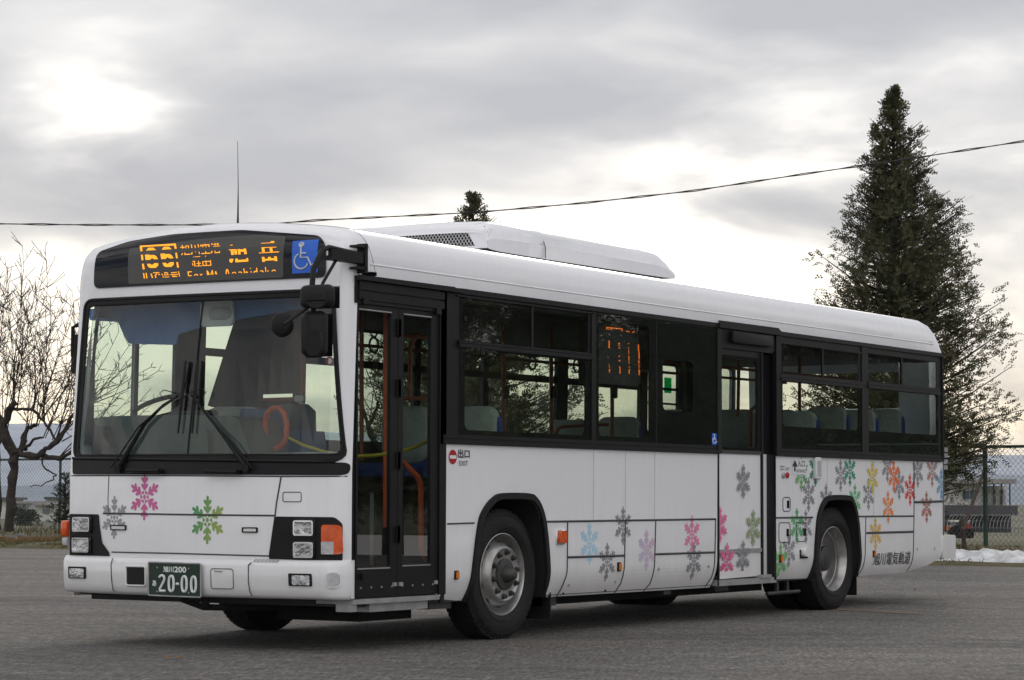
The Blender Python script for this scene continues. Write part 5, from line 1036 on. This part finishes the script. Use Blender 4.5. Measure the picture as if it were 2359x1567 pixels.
# ---- trees
def rot_rand(): 
    a = random.uniform(0, 2*pi); z = random.uniform(-1, 1); r = sqrt(1-z*z); return Vector((r*cos(a), r*sin(a), z))
def conifer_mesh(H, h0, radius, nb, seed, leaf=(.078, .0145), clump=6, droop=0.0, step=.30):
    rnd = random.Random(seed); V = []; Fc = []; limbs = MB()
    for i in range(nb):
        t = (i+rnd.random())/nb; t = t**.92; h = h0+(H-h0)*t; az = rnd.uniform(0, 2*pi); Rm = radius(h, az)*rnd.uniform(.62, 1.04)
        el = rnd.uniform(.02, .35)+.45*t; d = Vector((cos(az)*cos(el), sin(az)*cos(el), sin(el)*(1-droop)-droop*.3)); L_ = max(.05, Rm/cos(el)); hb = h-.35*L_*sin(el); P0 = Vector((0, 0, hb))
        tip = P0+d*L_; mid = P0+d*(L_*.5)+Vector((0, 0, -.06*L_)); limbs.tube([P0, mid, tip], [.012+.02*(1-t), .010+.008*(1-t), .004], 4, caps=False)
        k = max(2, int(L_/step))
        for j in range(k):
            s = .22+.78*(j+.6*rnd.random())/k
            if rnd.random() < (.10 if t < .80 else .45): continue
            base = P0.lerp(mid, s*2) if s < .5 else mid.lerp(tip, s*2-1)
            cr = (.12+.88*min(1, (1-t)*2.4))*(.19+.12*(1-t))*(.65+.5*rnd.random()); off = Vector((rnd.gauss(0, .55), rnd.gauss(0, .55), rnd.gauss(0, .45)))*cr; cc = base+off
            nt_ = max(2, int(clump*(.55+.8*rnd.random())))
            for q in range(nt_):
                p = cc+Vector((rnd.gauss(0, .42), rnd.gauss(0, .42), rnd.gauss(0, .45)))*cr
                dd = Vector((d.x*.7+rnd.gauss(0, .55), d.y*.7+rnd.gauss(0, .55), .40-droop+rnd.gauss(0, .5)))
                if dd.length < .01: continue
                dd.normalize(); sd_ = dd.cross(Vector((rnd.gauss(0, 1), rnd.gauss(0, 1), rnd.gauss(0, 1))))
                if sd_.length < .01: continue
                sd_.normalize(); n_l = rnd.randint(5, 9) if t < .86 else rnd.randint(3, 5); gap = leaf[0]*.36
                for w_ in range(n_l):
                    p2 = p+dd*(gap*w_)+Vector((0, 0, -.0009*w_*w_)); sg = 1 if w_ % 2 else -1; ld = (dd+sd_*(sg*rnd.uniform(.5, 1.1))).normalized(); pv = ld.cross(dd.cross(sd_)).normalized()
                    ll = leaf[0]*rnd.uniform(.6, 1.15)*(1-.05*w_); ww = leaf[1]*rnd.uniform(.7, 1.3); b = len(V)
                    V += [tuple(p2), tuple(p2+ld*ll*.5+pv*ww), tuple(p2+ld*ll), tuple(p2+ld*ll*.5-pv*ww)]; Fc.append((b, b+1, b+2, b+3))
    me = bpy.data.meshes.new('crown'); me.from_pydata(V, [], Fc); return me, limbs
def conifer(name, base, H, h0, radius, nb, seed, label, cat='tree', group=None, mat='leaf', tr=.13, **kw):
    r = empty(name, base, label, cat, group); me, limbs = conifer_mesh(H, h0, radius, nb, seed, **kw)
    def ch(nm, m_, mat_):
        o = bpy.data.objects.new(nm, m_); col.objects.link(o); m_.materials.append(M[mat_]); o.parent = r; return o
    ch('crown', me, mat); t = MB().tube([(0, 0, -.2), (.02, 0, H*.25), (-.02, .02, H*.6), (0, 0, H*.97)], [tr*1.25, tr, tr*.55, .015], 8, caps=False); ch('trunk', t.mesh('trunk'), 'bark'); ch('limbs', limbs.mesh('limbs'), 'bark'); return r
def interp(x, T):
    if x <= T[0][0]: return T[0][1]
    for (a, b), (c, d) in zip(T, T[1:]):
        if x <= c: return b+(d-b)*(x-a)/(c-a)
    return T[-1][1]
DA = 43.0; pm = FPX/DA; tb = at(2066, 1235, DA); zA0 = tb.z
def zof(v, D=DA): return at(2066, v, D).z-zA0
TR = [(zof(1140), 1.35), (zof(1060), 1.9), (zof(960), 2.08), (zof(860), 1.92), (zof(740), 1.68), (zof(640), 1.46), (zof(560), 1.22), (zof(480), .95), (zof(400), .74), (zof(320), .56), (zof(255), .27), (zof(195), .01)]
def radA(h, az):
    k = 1+.10*sin(3*az+h*1.7)+.08*sin(5*az-h*3.1); side_ = (cos(az)*RT2.x+sin(az)*RT2.y); return interp(h, TR)*k*(1+.13*side_)
treeA = conifer('conifer_tree', Vector((tb.x, tb.y, zA0)), zof(196), zof(1150), radA, 620, 3, 'tall conical evergreen standing behind the rear of the bus by the fence', group='conifers along the fence', clump=10)
tb2 = at(1086, 1228, 43); z20 = tb2.z; zB_ = lambda v: at(1086, v, 43).z-z20
TRB = [(zB_(1130), 1.5), (zB_(1000), 2.5), (zB_(900), 2.35), (zB_(800), 1.85), (zB_(700), 1.15), (zB_(620), .85), (zB_(550), .52), (zB_(500), .34), (zB_(450), .02)]
treeB = conifer('conifer_tree', Vector((tb2.x, tb2.y, z20)), zB_(446), zB_(1140), lambda h, az: interp(h, TRB)*(1+.12*sin(3*az+h*2)), 400, 11, 'evergreen hidden behind the bus with only its tip above the roof', group='conifers along the fence', clump=9)
def copy_tree(root, loc, rz, sc_, label, group):
    c = root.copy(); col.objects.link(c); c.location = loc; c.rotation_euler = (0, 0, rz); c.scale = (sc_,)*3; c['label'] = label; c['group'] = group
    for ch in root.children:
        d = ch.copy(); col.objects.link(d); d.parent = c
    return c
for i in range(13):
    x, y, rz, k = 21+3.6*i, -21-2.5*(i % 2), i*1.3, 1.05+.12*(i % 4)
    copy_tree(treeA if i % 2 else treeB, (x, y, 0), rz, k*1.1, 'conifer across the lot, seen only as a dark reflection in the bus side windows', 'conifers reflected in the side windows')
# shrub by the left fence
sb = at(150, 1228, 56); conifer('evergreen_shrub', sb, 1.35, .1, lambda h, az: .42*(1.2-h/1.5), 46, 5, 'small dark evergreen shrub beside the green fence post at the left of the bus', 'shrub', mat='leaf2', tr=.03, clump=5, leaf=(.06, .014), step=.2)

# bare pruned trees
def bare_tree(base, limbs, shoots, label, seed, D, group='bare pruned trees', thin=1.0):
    rnd = random.Random(seed); r = empty('bare_tree', base, label, 'tree', group); tw = MB(); tk = MB(); lb_ = MB()
    B = Vector(base); rel = lambda u, v, dz=0: at(u, v, D+dz)-B
    for i, (pts, r0, r1) in enumerate(limbs):
        P = [rel(u, v, dd) for u, v, dd in pts]; P2 = []
        for a, b in zip(P, P[1:]):
            for k in range(4): P2.append(a.lerp(b, k/4)+Vector((rnd.gauss(0, .02), rnd.gauss(0, .02), rnd.gauss(0, .015))))
        P2.append(P[-1]); n = len(P2); (tk if i == 0 else lb_).tube(P2, [(r0+(r1-r0)*k/(n-1))*rnd.uniform(.62, .92)*thin for k in range(n)], 7)
    def shoot(p, d, L_, r0, depth):
        n = max(3, int(L_/.35)); P = [p]; dirn = d.normalized(); st = L_/n
        for k in range(n):
            dirn = (dirn+Vector((rnd.gauss(0, .08), rnd.gauss(0, .08), .035+rnd.gauss(0, .06)))).normalized(); P.append(P[-1]+dirn*st)
        tw.tube(P, [max(.0062, r0*(1-.8*k/n)) for k in range(n+1)], 4 if depth == 0 else 3, caps=False)
        if depth < 2:
            m_ = int(L_*(5.6 if depth == 0 else 4.2))
            for q in range(m_):
                i = rnd.randint(1, n); a = P[i]; dd = (P[i]-P[i-1]).normalized(); sdv = dd.cross(rot_rand()).normalized(); nd = (dd*rnd.uniform(.4, .9)+sdv*rnd.uniform(.45, .9)).normalized()
                shoot(a, nd, L_*rnd.uniform(.14, .38)*(1-.66*i/n), max(.007, r0*.55), depth+1)
    for (u0, v0, u1, v1) in shoots:
        a = rel(u0, v0, rnd.uniform(-.5, .5)); b = rel(u1, v1, rnd.uniform(-1.4, 1.4)); shoot(a, b-a, (b-a).length*.86, .015, 0)
    def ch(nm, m_, mat_):
        o = bpy.data.objects.new(nm, m_); col.objects.link(o); m_.materials.append(M[mat_]); o.parent = r
    ch('trunk', tk.mesh('trunk'), 'bark'); ch('limbs', lb_.mesh('limbs'), 'bark'); ch('twigs', tw.mesh('twigs'), 'twig'); return r
LM = [([(22, 1222, 0), (28, 1120, 0), (35, 1045, 0)], .145, .125), ([(36, 1048, 0), (10, 1000, .2), (2, 960, .3), (-25, 905, .5)], .15, .08), ([(30, 1040, 0), (8, 985, 0), (24, 942, -.2), (30, 925, -.3)], .14, .07), ([(40, 1045, 0), (86, 1052, -.2), (105, 1034, -.3), (133, 1018, -.4), (157, 980, -.5), (176, 942, -.6)], .10, .045), ([(100, 1050, -.2), (141, 1054, -.4), (173, 1036, -.6), (192, 1020, -.7)], .075, .035), ([(46, 1042, 0), (56, 1010, .2), (64, 985, .3), (84, 980, .4)], .10, .05), ([(55, 1038, 0), (76, 1014, -.3), (100, 1008, -.4)], .06, .03), ([(28, 940, -.2), (76, 945, -.3), (97, 971, -.3), (128, 1014, -.4)], .045, .03), ([(95, 1050, -.2), (100, 1075, -.5), (130, 1093, -.8), (118, 1108, -1.0), (70, 1122, -1.2)], .03, .012)]
SH = [(176, 942, 330, 740), (157, 980, 385, 790), (176, 942, 260, 690), (133, 1015, 300, 850), (128, 1014, 215, 760), (97, 971, 170, 590), (76, 945, 140, 600), (97, 968, 235, 660), (64, 985, 95, 545), (84, 980, 150, 640), (30, 925, 25, 505), (30, 925, 70, 560), (24, 942, 100, 640), (2, 960, -30, 560), (-25, 905, -60, 600), (-25, 905, 10, 560), (8, 985, 60, 620), (100, 1008, 190, 800), (133, 1015, 190, 700), (157, 980, 205, 620), (40, 940, 50, 600), (176, 942, 390, 860), (105, 1034, 250, 900), (192, 1020, 390, 900), (192, 1020, 330, 830), (141, 1050, 260, 960), (86, 980, 120, 700), (-10, 930, -10, 540), (56, 1010, 75, 700), (110, 990, 170, 870)]
jr = random.Random(77)
SH = SH + [(a+jr.gauss(0, 4), b+jr.gauss(0, 4), c+jr.gauss(0, 34), d+jr.gauss(10, 45)) for a, b, c, d in SH]
bt = at(22, 1218, 52); bare_tree(bt, LM, SH, 'bare pruned tree with thick gnarled limbs left of the bus', 21, 52)
LM2 = [([(-6, 1222, 0), (-4, 1130, 0), (-8, 1030, 0)], .13, .11), ([(-8, 1035, 0), (2, 990, .2), (-30, 940, .3)], .10, .06)]
SH2 = [(-30, 940, -20, 560), (-30, 940, -90, 620), (2, 990, 45, 700), (2, 990, 10, 620), (-8, 1030, -60, 800)]
bt2 = at(-6, 1218, 53.5); bare_tree(bt2, LM2, SH2, 'bare tree cut off by the left edge, its trunk just inside the frame', 5, 53.5)
def shift(limbs, du): return [([(u+du, v, d) for u, v, d in p], a, b) for p, a, b in limbs]
LM3 = shift(LM, 842); SH3 = [(a+842, b, c+842, d+60) for a, b, c, d in SH[::4]]
bt3 = at(864, 1218, 55); bare_tree(bt3, LM3, SH3, 'bare pruned tree behind the bus, seen through its front door', 9, 55, thin=.55)
# ---- overhead cable
KP = [(-1600, 440), (-800, 498), (-40, 516), (200, 519), (420, 519), (620, 517), (735, 508), (900, 500), (1100, 490), (1350, 468), (1600, 440), (1850, 402), (2100, 366), (2359, 326), (2420, 316), (3000, 208), (3900, 20)]
mb = MB()
for ph in (0, pi):
    P = []
    for (a, b), (c, d) in zip(KP, KP[1:]):
        for k in range(12): t = k/12; u = a+(c-a)*t; v = b+(d-b)*t; P.append(at(u, v, 40)+Vector((0, 0, .007*sin(u*.05+ph)+ (.010 if ph else 0))))
    mb.tube(P, .0085, 4, caps=False)
tag(mb.build('overhead_cable', 'cable'), 'pair of twisted black cables crossing the sky behind the bus', 'cable')
# ---- chain link fence
f0 = at(-140, 1225, 62.5); f1 = at(2520, 1262, 43.0); f0.z = .12; f1.z = .16; f1 = f0+(f1-f0)*1.45; f1.z = .17
fe = empty('chain_link_fence', f0.lerp(f1, .5), 'green chain link fence with round posts along the grass verge', 'fence')
HT = at(2270, 1034, 45.3).z
fd = (f1-f0); FL = fd.length; fdir = fd.normalized(); topz = lambda s: f0.z+(f1.z-f0.z)*s/FL+1.86
def fpt(s, z): q = f0+fdir*s; return Vector((q.x, q.y, z))
def s_of(u):
    lo, hi = 0, FL
    for _ in range(50):
        m_ = (lo+hi)/2; p = fpt(m_, 1)-CAM; uu = W0/2+FPX*(p@RT2 if False else p.dot(RT2))/p.dot(FW)
        if uu < u: lo = m_
        else: hi = m_
    return lo
s1, s2 = s_of(138), s_of(2270)
sp_ = (s2-s1)/round((s2-s1)/2.6)
posts = [s1-sp_+sp_*k for k in range(int((FL-s1+sp_)/sp_)+1)]
MB().tube([fpt(0, topz(0)), fpt(FL*.5, topz(FL*.5)), fpt(FL, topz(FL))], .028, 8).build('top_rail', 'postgreen', fe)
for s in posts: MB().tube([fpt(s, -.1), fpt(s, topz(s)+.06)], .044 if abs(s-s2) < 1 else .033, 10).build('post', 'postgreen', fe)
mb = MB(); k = -1.8
while k < FL+1.8:
    for sg in (1, -1):
        a = Vector((k, .16)); b = Vector((k+sg*1.70, 1.86)); q0, q1 = fpt(a.x, a.y+.02), fpt(b.x, topz(max(0, min(FL, b.x)))-.01); mb.tube([q0, q1], .0032, 3, caps=False)
    k += .105
mb.build('wire_mesh', 'wire', fe)
# leaning brace pole and stump
w = empty('wooden_stake', at(2224, 1262, 41.5), 'short dark wooden stake with a long pole leaning from it against the fence', 'stake')
D = 41.5; MB().tube([at(2222, 1266, D), at(2219, 1230, D), at(2215, 1196, D)], [.04, .042, .046], 8).build('stump', 'wood', w); MB().tube([at(2217, 1222, D-.1), at(2244, 1150, D+1.5), at(2266, 1085, D+3.2)], [.036, .034, .03], 8).build('leaning_pole', 'wood', w)
# ---- snow bank, stones, litter, grass
mb = MB(); NU, NV = 90, 12
for i in range(NU+1):
    y = 8.2-9.0*i/NU; env = min(1, i/6, (NU-i)/6)
    for j in range(NV+1):
        t = j/NV; x = 20.95+1.35*t+.14*nz(y, 0, 1.3); z = verge_z(21.2+t, y)-.05+env*sin(pi*t)**.7*(.19+.14*nz(y, 2, 1.1)+.13*nz(y, x, 3.2)+.07*nz(y*2, x*2, 4)); mb.v.append((x, y, z))
for i in range(NU):
    for j in range(NV): a = i*(NV+1)+j; mb.f.append([a, a+1, a+NV+2, a+NV+1])
tag(mb.build('snow_bank', 'snow', None, 80), 'low bank of dirty old snow on the verge behind the bus tail', 'snow')
def tufts(name, mat, n, xr, yr, hh, label=None, w_=.012, seed=1, lay=False):
    rnd = random.Random(seed); mb = MB()
    for i in range(n):
        x = rnd.uniform(*xr); y = rnd.uniform(*yr); z = verge_z(x, y); h = hh*rnd.uniform(.4, 1.3); a = rnd.uniform(0, 2*pi)
        if nz(x, y, 1.1)+.15*rnd.gauss(0, 1) < -.12: continue
        if lay:
            c = Vector((x, y, z+rnd.uniform(.0, .05))); u = rot_rand(); v = u.cross(rot_rand()).normalized(); mb.poly([c-u*h, c+v*h*.6, c+u*h, c-v*h*.6])
        else:
            d = Vector((rnd.gauss(0, .45)*h, rnd.gauss(0, .45)*h, h)); s_ = Vector((cos(a), sin(a), 0))*w_; p = Vector((x, y, z)); mb.poly([p-s_, p+s_, p+d])
    o = mb.build(name, mat); return tag(o, kind='stuff')
tufts('grass', 'straw', 7000, (20.75, 24.5), (22.3, 27.5), .06, seed=2); tufts('grass', 'straw', 6000, (20.75, 27), (1.5, 7.5), .055, seed=3)
tufts('grass', 'straw', 2200, (24.5, 30), (22, 38), .22, seed=4); tufts('leaf_litter', 'litter', 3800, (22.3, 24.3), (20.5, 28.5), .035, seed=5, lay=True)
rnd = random.Random(4)
def rock(p, s, label):
    bm = bmesh.new(); bmesh.ops.create_icosphere(bm, subdivisions=3, radius=1)
    for v in bm.verts: k = 1+.25*nz(v.co.x*1.7+p[0], v.co.y*1.7+v.co.z, 1.1); v.co = Vector((v.co.x*s[0]*k, v.co.y*s[1]*k, v.co.z*s[2]*k))
    me = bpy.data.meshes.new('stone'); bm.to_mesh(me); bm.free(); o = link('stone', me, 'stone', None, 60); o.location = p; return tag(o, label, 'stone', 'stones on the left verge')
for u, v, s, lb2 in ((47, 1240, (.16, .2, .11), 'rounder grey stone nearer the bus on the leafy verge'), (22, 1241, (.14, .28, .07), 'flat grey stone at the far left of the leafy verge')):
    p = ground(u, v, .12); rock(p, s, lb2)
# fallen leaf clumps on the asphalt
def leaf_thing(u, v, n, s, label):
    c = ground(u, v); rnd = random.Random(u); mb = MB()
    for i in range(n):
        p = c+Vector((rnd.gauss(0, s*.5), rnd.gauss(0, s*.5), .012+rnd.uniform(0, .018))); a = rnd.uniform(0, pi); u_ = Vector((cos(a), sin(a), rnd.uniform(-.3, .3)))*s*.35; v_ = Vector((-sin(a), cos(a), rnd.uniform(-.3, .3)))*s*.22
        b = len(mb.v); mb.poly([p-u_, p+v_, p+u_, p-v_])
    tag(mb.build('fallen_leaf', 'litter'), label, 'leaf', 'fallen leaves on the asphalt')
leaf_thing(396, 1520, 9, .075, 'rust brown dead leaf lying on the asphalt in the left foreground'); leaf_thing(2110, 1362, 4, .07, 'small brown leaf on the asphalt behind the rear wheel')
# ---- buildings beyond the fence
def hbox(mb, u0, v0, u1, v1, D, depth):
    a, b = at(u0, v1, D), at(u1, v0, D); r = Vector((RT2.x, RT2.y, 0)).normalized(); f = Vector((cos(TH), sin(TH), 0)); w_ = (Vector((b.x, b.y, 0))-Vector((a.x, a.y, 0))).dot(r)
    P = [Vector((a.x, a.y, 0)), Vector((a.x, a.y, 0))+r*w_, Vector((a.x, a.y, 0))+r*w_+f*depth, Vector((a.x, a.y, 0))+f*depth]; n = len(mb.v)
    mb.v += [(p.x, p.y, z) for z in (a.z, b.z) for p in P]; mb.f += [[n+i for i in q] for q in ((0, 1, 2, 3), (4, 5, 6, 7), (0, 1, 5, 4), (1, 2, 6, 5), (2, 3, 7, 6), (3, 0, 4, 7))]; return mb
def bld(name, D, label, cat='house'):
    return empty(name, at(2250, 1200, D), label, cat)
D = 120; hs = empty('house', at(2260, 1240, D), 'white house with a low grey roof and a veranda beyond the fence', 'house')
hbox(MB(), 2196, 1112, 2262, 1164, D, 7).build('wall', 'wall_white', hs); hbox(MB(), 2262, 1120, 2318, 1164, D+2.2, 5).build('wall', 'wall_white', hs)
hbox(MB(), 2180, 1104, 2342, 1114, D-1.0, 10).build('roof', 'roofgrey', hs); hbox(MB(), 2176, 1165, 2345, 1188, D-1.5, 11).build('lower_roof', 'roofdark', hs); hbox(MB(), 2200, 1186, 2330, 1240, D+.5, 8).build('ground_floor', 'roofdark', hs)
wn = hbox(MB(), 2216, 1129, 2246, 1152, D-.08, .1).build('window', 'wall_white', hs); hbox(MB(), 2218, 1131, 2233, 1150, D-.12, .08).build('pane', 'winglass', wn); hbox(MB(), 2235, 1131, 2244, 1150, D-.12, .08).build('pane', 'winglass', wn)
mb = MB(); 
for u in range(2262, 2316, 4): hbox(mb, u, 1141, u+1.4, 1163, D-.3, .05)
hbox(mb, 2260, 1139.5, 2316, 1142, D-.3, .06); mb.build('balcony_rail', 'galv', hs)
for u in (2289, 2307, 2326): hbox(MB(), u, 1114, u+2.4, 1164, D-.6, .12).build('veranda_post', 'darkmetal', hs)
hbox(MB(), 2290, 1128, 2294, 1160, D+2.1, .1).build('door_frame', 'darkmetal', hs); hbox(MB(), 2306, 1128, 2312, 1160, D+2.1, .1).build('door_frame', 'darkmetal', hs)
# greenhouse frame: bare hoops
D = 75; gh = empty('greenhouse_frame', at(2280, 1235, D), 'bare pale metal hoops of a tunnel greenhouse beyond the fence', 'greenhouse')
for k in range(26):
    u = 2182+k*8.2; d_ = D+k*.05; P = [at(u, 1236, d_)]
    for q in range(9): t = q/8; P.append(at(u+15*(1-cos(t*pi/2)), 1214-28*sin(t*pi/2), d_+2.4*t))
    MB().tube(P, .0075, 4, caps=False).build('hoop', 'hoop', gh)
for v in (1187, 1200, 1216): MB().tube([at(2170, v, D+ (2.3 if v < 1190 else .8 if v < 1210 else 0)), at(2400, v+1, D+(2.3 if v < 1190 else .8 if v < 1210 else 0))], .008, 4).build('purlin', 'hoop', gh)
# tractor
D = 66; tc_ = empty('tractor', at(2212, 1245, D), 'small red tractor with a pale cab roof parked behind the fence', 'tractor')
hbox(MB(), 2196, 1212, 2232, 1228, D, .9).build('body', 'tractor_red', tc_); hbox(MB(), 2222, 1206, 2236, 1222, D+.1, .7).build('bonnet', 'tractor_red', tc_); hbox(MB(), 2199, 1199, 2235, 1203, D, .9).build('cab_roof', 'wall_white', tc_); hbox(MB(), 2203, 1203, 2228, 1213, D+.1, .7).build('cab_window', 'winglass', tc_)
for u, r_ in ((2206, .26), (2230, .17)):
    c = at(u, 1232, D-.1); f_ = Vector((cos(TH), sin(TH), 0)); MB().tube([c, c+f_*.18], r_, 20).build('wheel', 'tyre', tc_)
# sheds on the left
def shed(D, wall, roof_, label, wm, rm, win=None):
    s_ = empty('shed', at((wall[0]+wall[2])/2, wall[3], D), label, 'shed', 'sheds beyond the left fence'); hbox(MB(), *wall, D, 5).build('wall', wm, s_); hbox(MB(), *roof_, D-.4, 6).build('roof', rm, s_)
    if win: hbox(MB(), *win, D-.06, .1).build('window', 'winglass', s_)
shed(130, (78, 1163, 130, 1200), (75, 1160, 133, 1165), 'small white shed with a grey window left of the bus', 'wall_white', 'roofgrey', (98, 1172, 114, 1183)); shed(150, (35, 1158, 68, 1196), (30, 1155, 71, 1160), 'pale shed with a low eave just right of the bare trunk', 'wall_grey', 'roofgrey', (50, 1166, 60, 1178)); shed(170, (104, 1148, 175, 1185), (101, 1145, 178, 1150), 'brownish grey building behind the white shed', 'wall_grey', 'roofdark'); shed(170, (-10, 1150, 20, 1195), (-14, 1146, 24, 1152), 'pale building at the left edge behind the trunks', 'wall_white', 'roofdark')
hd_ = at(58, 1200, 95); conifer('clipped_hedge', Vector((hd_.x, hd_.y, hd_.z-.1)), .42, .02, lambda h, az: .42, 60, 8, 'low dark clipped hedge in front of the pale sheds', 'hedge', mat='leaf2', tr=.02, clump=6, leaf=(.07, .03), step=.15)
# umbrella hanging inside
ub = empty('umbrella', Q(578, 1040, -1.33), 'closed umbrella with a white crook handle behind the windscreen', 'umbrella')
MB().tube([Q(573, 1040, -1.33), Q(578, 1012, -1.33), Q(583, 990, -1.33), Q(588, 983, -1.33), Q(594, 985, -1.33), Q(595, 995, -1.33), Q(592, 1004, -1.33)], .010, 8).build('handle', 'plastic_white', ub, 40); MB().tube([Q(573, 1040, -1.33), Q(570, 1075, -1.33)], [.016, .02], 8).build('canopy', 'interior_dark', ub, 40)

# ---- thin winter haze
hm = bpy.data.materials.new('haze'); hm.use_nodes = True; nt = hm.node_tree; nt.nodes.clear(); o_ = nt.nodes.new('ShaderNodeOutputMaterial'); v_ = nt.nodes.new('ShaderNodeVolumePrincipled')
v_.inputs['Color'].default_value = (.90, .94, 1.0, 1); v_.inputs['Density'].default_value = .00006; v_.inputs['Anisotropy'].default_value = .2; nt.links.new(v_.outputs[0], o_.inputs['Volume'])
tag(MB().box((-150, -900, -4.5), (3400, 3300, 190)).build('haze', hm), kind='stuff')
